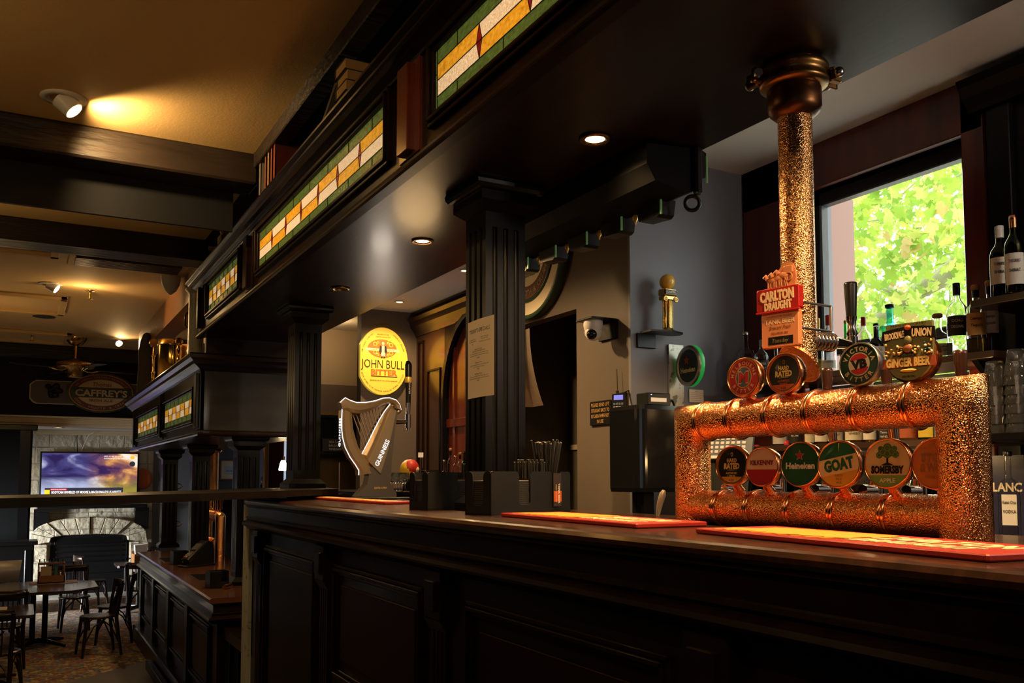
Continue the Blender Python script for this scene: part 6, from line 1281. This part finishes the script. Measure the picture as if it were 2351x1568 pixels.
for x, y, P in ((1.9, 9.4, 34), (1.85, 11.5, 40)):
    lamp('SPOT', 'downlight_beam', (x, y, SO2-.03), P*1.3, WARM, (x, y, 0), size=.04, spot=140, blend=.8)
t = ceiling_light(1.9, 9.4, SO2, .06, 'lit gold-rimmed downlight under the second canopy near the copper pipe', rim=GOLD); ceiling_light(1.85, 11.5, SO2, .06, 'lit gold-rimmed downlight under the second canopy above the far column', rim=GOLD)
# items on the second bar top
p = at_z(440, 1300, C2T); t = empty('payment_terminal', (p.x+.05, p.y, C2T), -1.05, label='black card payment terminal leaning on its charging dock on the second bar', cat='payment terminal')
MB().prism([(-.16,0),(.17,0),(.19,.06),(.17,.26),(.10,.28),(-.15,.05)], 'x', -.06, .07, BLACK).box((-.09,-.19,0),(.09,.2,.02), BLACK, .008).build('dock', t)
m = MB(); m.M = Matrix.Translation((0,-.03,.17)) @ Matrix.Rotation(RD(-52), 4, 'X')
m.box((-.055,-.02,-.16),(.055,.03,.14), BLACK, .012).box((-.059,-.012,-.15),(-.054,.008,.14), mat('grey edge strip', (.25,.24,.23), .4), .003).box((-.045,-.024,.0),(.045,-.02,.10), mat('dull screen', (.12,.12,.14), .2)).build('terminal_body', t)
m = MB(); m.M = Matrix.Translation((0,-.03,.17)) @ Matrix.Rotation(RD(-52), 4, 'X')
for r_ in range(4):
    for k in range(3): m.box((-.038+k*.028,-.026,-.13+r_*.026),(-.018+k*.028,-.022,-.112+r_*.026), [RED, YEL, GRN][k] if r_ == 0 else GREY, .002)
m.build('keypad', t)
tag(MB().tube([(1.75,9.2,.26),(2.0,9.1,.262),(2.1,8.9,.262),(2.2,8.8,.26)], .005, BLACK).build('black_lead'), 'black lead trailing from the payment terminal across the second bar', 'cable')
def dripmat(px, py, label, nm=''):
    p = at_z(px, py, C2T+.006); t = empty('drip_mat', (p.x, p.y, C2T), label=label, cat='bar mat'); m = MB()
    m.box((0,0,.001),(.30,.55,.006), mat('dark rubber mat', (.10,.085,.06), .5))
    for k in range(13): m.box((.005+k*.023,.005,.006),(.014+k*.023,.545,.010), BLACK)
    for k in range(22): m.box((.005,.005+k*.0245,.006),(.295,.011+k*.0245,.0095), BLACK)
    m.build('rubber_grid', t); MB().ell((.2,.20,.010),.06,.05,.0015, flat((.25,.40,.10))).build('printed_logo', t)
dripmat(378, 1290, 'gridded rubber drip mat at the foot of the middle column on the second bar'); dripmat(455, 1332, 'gridded rubber drip mat with a yellow print on the second bar, nearest the corner')
for px, py, l in ((398,1297,'small black napkin caddy on the second bar left of the payment terminal'),(482,1352,'small black napkin caddy on the second bar beside the near column')):
    p = at_z(px, py, C2T); t = empty('napkin_caddy', (p.x, p.y, C2T), .1, label=l, cat='napkin caddy'); D = .17
    MB().box((0,0,0),(.005,.16,.15), BLACK).box((0,0,0),(.10,.005,.15), BLACK, .002).box((0,.155,0),(D,.16,.15), BLACK).box((D-.005,0,0),(D,.16,.15), BLACK).box((.1,0,0),(D,.005,.06), BLACK).box((0,0,0),(D,.16,.006), BLACK).build('holder_body', t)
    tag(MB().box((p.x+.02,p.y+.035,C2T+.007),(p.x+.085,p.y+.135,C2T+.12), mat('warm white napkins', (.55,.48,.42), .8)).build('napkin_stack'), l.replace('small black napkin caddy', 'stack of pale napkins in the caddy'), 'napkins')
p = at_z(520, 1352, C2T); tag(MB().cyl((p.x-.03,p.y-.05,C2T+.022),(p.x+.05,p.y+.06,C2T+.022),.021, BRASS).build('brass_rail_end'), 'short brass rail end on the second bar next to the near caddy', 'rail')
for cl, z in ((2, 1.16), (2, .62), (1, 1.05), (1, .55), (0, 1.0)):
    MB().tube([(.11,-.05,z-C2T),(.14,-.08,z-.01-C2T),(.17,-.10,z-.04-C2T),(.14,-.09,z-.07-C2T),(.11,-.06,z-.075-C2T)], .007, BRASS).build('coat_hook', COLS[cl], 'small curled brass hook')
tag(MB().lathe([(.05,0),(.05,.18),(.03,.20),(.05,.24),(.03,.30),(.015,.33),(.001,.33)], BLACK, o=(at_y(605,1120,13.9).x,13.9,.95)).build('black_ornament'), 'black turned ornament in front of the red window frame beyond the second bar', 'ornament')
# ================= LOUNGE FURNITURE =================
CH = mat('dark bentwood', (.012,.005,.003), .28, coat=.15); TBT = mat('dark table top', (.035,.022,.022), .22, coat=.5)
def make_chair():
    t = empty('bentwood_chair', (0,0,0))
    MB().lathe([(.19,.445),(.205,.45),(.205,.465),(.195,.475),(.15,.470),(.001,.468)], CH, n=32).build('seat', t)
    for sx in (-1,1): MB().tube([(sx*.14,-.15,.45),(sx*.165,-.18,.2),(sx*.18,-.20,0)], .016, CH, rs=[.024,.021,.016]).build('leg', t)
    for sx in (-1,1): MB().tube([(sx*.18,.235,0),(sx*.165,.20,.25),(sx*.16,.175,.45),(sx*.175,.20,.65),(sx*.19,.235,.86)], .016, CH, rs=[.016,.020,.023,.020,.017]).build('leg', t)
    m = MB(); R = []
    for k in range(13): a = -.95+1.9*k/12; x, y = .21*sin(a)*1.1, .27-.07*(1-cos(a))*1.6; n_ = Vector((sin(a)*.6,-cos(a),0)).normalized(); R.append([(x-n_.x*.009,y-n_.y*.009,.79),(x+n_.x*.009,y+n_.y*.009,.79),(x+n_.x*.009,y+n_.y*.009,.885),(x-n_.x*.009,y-n_.y*.009,.885)])
    m.loft(R, CH, True, True).build('top_rail', t)
    m = MB()
    for k in range(5): x = -.09+k*.045; m.tube([(x*.9,.185,.46),(x,.20,.62),(x*1.1,.255,.80)], .007, CH)
    m.build('back_spindles', t)
    m = MB()
    for sx in (-1,1): m.tube([(sx*.17,-.185,.16),(sx*.12,-.17,.32),(sx*.02,-.16,.43),(sx*0,-.15,.445)], .009, CH).tube([(sx*.165,.20,.16),(sx*.12,.18,.32),(sx*.02,.16,.43)], .009, CH).tube([(sx*.17,-.18,.16),(sx*.17,-.08,.36),(sx*.17,.02,.43),(sx*.165,.12,.34),(sx*.165,.20,.16)], .009, CH)
    m.build('bentwood_braces', t); return t
chp = None
def chair(x, y, rz, label):
    global chp
    if chp is None: chp = make_chair(); c = chp; c['label'] = label
    else: c = copy_tree(chp, label)
    c.location = (x, y, LF+.001); c.rotation_euler = (0, 0, rz); tag(c, cat='chair')
chair(.86, 12.05, -pi/2+.15, 'bentwood chair right of the octagonal table, the nearer one of the two there')
chair(1.10, 12.85, -pi/2-.1, 'bentwood chair right of the octagonal table, half hidden behind the nearer one')
chair(.70, 14.15, .05, 'bentwood chair behind the octagonal table with its back rail above the table edge')
chair(1.62, 14.6, pi-.2, 'bentwood chair with visible back slats in front of the small rear table')
chair(1.05, 16.2, 1.9, 'bentwood chair with a light-catching curved rail behind the octagonal table')
chair(-.12, 11.75, pi+.1, 'bentwood chair tucked at the left edge in front of the octagonal table')
chair(-.16, 10.05, 2.9, 'bentwood chair closest to the camera, cut by the lower left corner')
chair(-.62, 12.0, 1.6, 'bentwood chair at the left end of the octagonal table, cut by the frame')
def ped_table(x, y, sx, sy, ch, label, rz=0, nm='pub_table'):
    t = empty(nm, (x, y, LF), rz, label=label, cat='table'); H = .75
    P_ = [(-sx+ch,-sy),(sx-ch,-sy),(sx,-sy+ch),(sx,sy-ch),(sx-ch,sy),(-sx+ch,sy),(-sx,sy-ch),(-sx,-sy+ch)]
    MB().prism(P_, 'z', H-.032, H, TBT).build('tabletop', t)
    m = MB()
    for dx in (-.07,.07): m.cyl((dx,0,.05),(dx,0,H-.03),.035,BLACK)
    m.build('pedestal', t); m = MB()
    for a in range(4): m.tube([(0,0,.07),(.2*cos(pi/4+a*pi/2),.2*sin(pi/4+a*pi/2),.055),(.42*cos(pi/4+a*pi/2),.42*sin(pi/4+a*pi/2),.02)], .03, BLACK, rs=[.035,.03,.018])
    m.build('cross_foot', t); return t
ped_table(.24, 13.05, .66, .66, .30, 'dark octagonal pub table with a condiment caddy on it')
ped_table(1.78, 15.75, .42, .36, .03, 'small rear pub table carrying the napkin box, in front of the fireplace')
ped_table(-.30, 10.85, .45, .45, .03, 'dark square pub table nearest the camera at the lower left')
TT = LF+.75
# condiment caddy
p = at_z(117, 1338, TT); t = empty('condiment_caddy', (p.x, p.y, TT+.006), label='wooden carry caddy of cutlery and condiments on the octagonal table', cat='caddy')
WC = mat('oiled caddy wood', (.24,.10,.03), .4)
MB().box((-.16,-.10,0),(.16,.10,.012), WC).box((-.16,-.10,0),(-.148,.10,.26), WC).box((.148,-.10,0),(.16,.10,.26), WC).box((-.16,-.10,0),(.16,-.088,.10), WC).box((-.16,.088,0),(.16,.10,.14), WC).box((-.16,-.012,.235),(.16,.012,.262), WC, .004).build('caddy_box', t)
MB().box((-.13,-.08,.012),(.0,-.07,.22), mat('cream card', (.50,.38,.24), .7)).build('menu_card', t)
for k in range(6): MB().tube([(-.14+k*.055,.05,.013),(-.14+k*.055,.05,.25),(-.14+k*.055,.05,.31)], .008, STEEL if k % 2 else BLACK, rs=[.006,.005,.012], sc=(1,.4)).build('cutlery_piece', t)
MB().lathe([(.03,.012),(.03,.13),(.014,.16),(.014,.20),(.001,.20)], flat((.03,.12,.13)), o=(.05,-.03,0), n=16).lathe([(.025,.012),(.025,.10),(.018,.13),(.001,.135)], STEEL, o=(.11,-.04,0), n=16).build('sauce_bottle', t)
tag(MB().box((p.x-.25,p.y-.17,TT+.0005),(p.x+.32,p.y+.20,TT+.005), mat('printed placemat', (.42,.30,.24), .6, var=((9,9,9),(.20,.15,.25),3,.4,.6))).build('placemat'), 'printed placemat under the condiment caddy', 'placemat')
p = at_z(289, 1284, TT); t = empty('napkin_box', (1.80, 15.72, TT), .1, label='wooden box holding upright white napkins on the rear table', cat='napkin box')
MB().box((-.19,-.13,0),(.19,.13,.012), WC).box((-.19,-.13,0),(.19,-.115,.13), WC).box((-.19,.115,0),(.19,.13,.20), WC).box((-.19,-.13,0),(-.175,.13,.16), WC).box((.175,-.13,0),(.19,.13,.20), WC).build('box_body', t)
tag(MB().loft([[(1.66,15.66,TT+.013),(1.80,15.66,TT+.013),(1.80,15.78,TT+.013),(1.66,15.78,TT+.013)],[(1.63,15.62,TT+.30),(1.83,15.62,TT+.32),(1.83,15.80,TT+.32),(1.63,15.80,TT+.30)]], mat('white napkins', (.70,.62,.54), .8)).build('napkin_bundle'), 'bundle of white napkins standing in the wooden box', 'napkins')
m = MB()
for k in range(10): m.cyl((1.88+.012*k,15.72,TT+.02),(1.87+.016*k,15.72,TT+.27),.005,BLACK,n=6)
tag(m.build('straw_bundle'), 'dark straws bundled in the wooden box behind the napkins', 'straws')
p = at_z(12, 1395, TT); tag(MB().box((p.x-.25,p.y-.2,TT+.001),(p.x+.02,p.y+.05,TT+.004), mat('printed menu', (.55,.45,.40), .6)).build('menu_sheet'), 'folded printed menu lying on the table at the lower left', 'menu')
# dark dresser and steel-backed chair at the left
p = at_y(40, 1270, 16.3); t = empty('sideboard', (-.35, 16.4, LF), label='black carved sideboard with a ledge top at the foot of the dark column', cat='sideboard')
MB().box((-.6,-.25,0),(.55,.25,1.08), BLACK, .01).box((-.65,-.30,1.08),(.60,.25,1.14), BLACK, .015).box((.42,-.28,.1),(.52,-.25,1.0), BLKW, .01).build('carcass', t)
a_ = at_y(10, 1345, 14.0); t = empty('steel_chair_back', (-.20, 14.35, LF), label='brushed steel curved chair back catching daylight at the left edge', cat='chair')
m = MB(); R = []
for k in range(11): a = -.7+1.4*k/10; R.append([(.30*sin(a),-.12*cos(a),.70),(.30*sin(a),-.12*cos(a)+.008,.70),(.33*sin(a)+.02,-.12*cos(a)+.008,1.0),(.33*sin(a)+.02,-.12*cos(a),1.0)])
m.loft(R, mat('bright steel', (.55,.55,.57), .35, metal=.3), True, True).build('back_rest', t); m = MB()
for sx in (-1,1):
    for sy in (0,1): m.cyl((sx*.22,sy*.4,0),(sx*.22,sy*.4-.0,.70 if sy == 0 else .45),.014,BLACK)
m.build('chair_frame', t); MB().box((-.22,-.02,.43),(.22,.42,.46), BLACK, .01).build('seat', t)
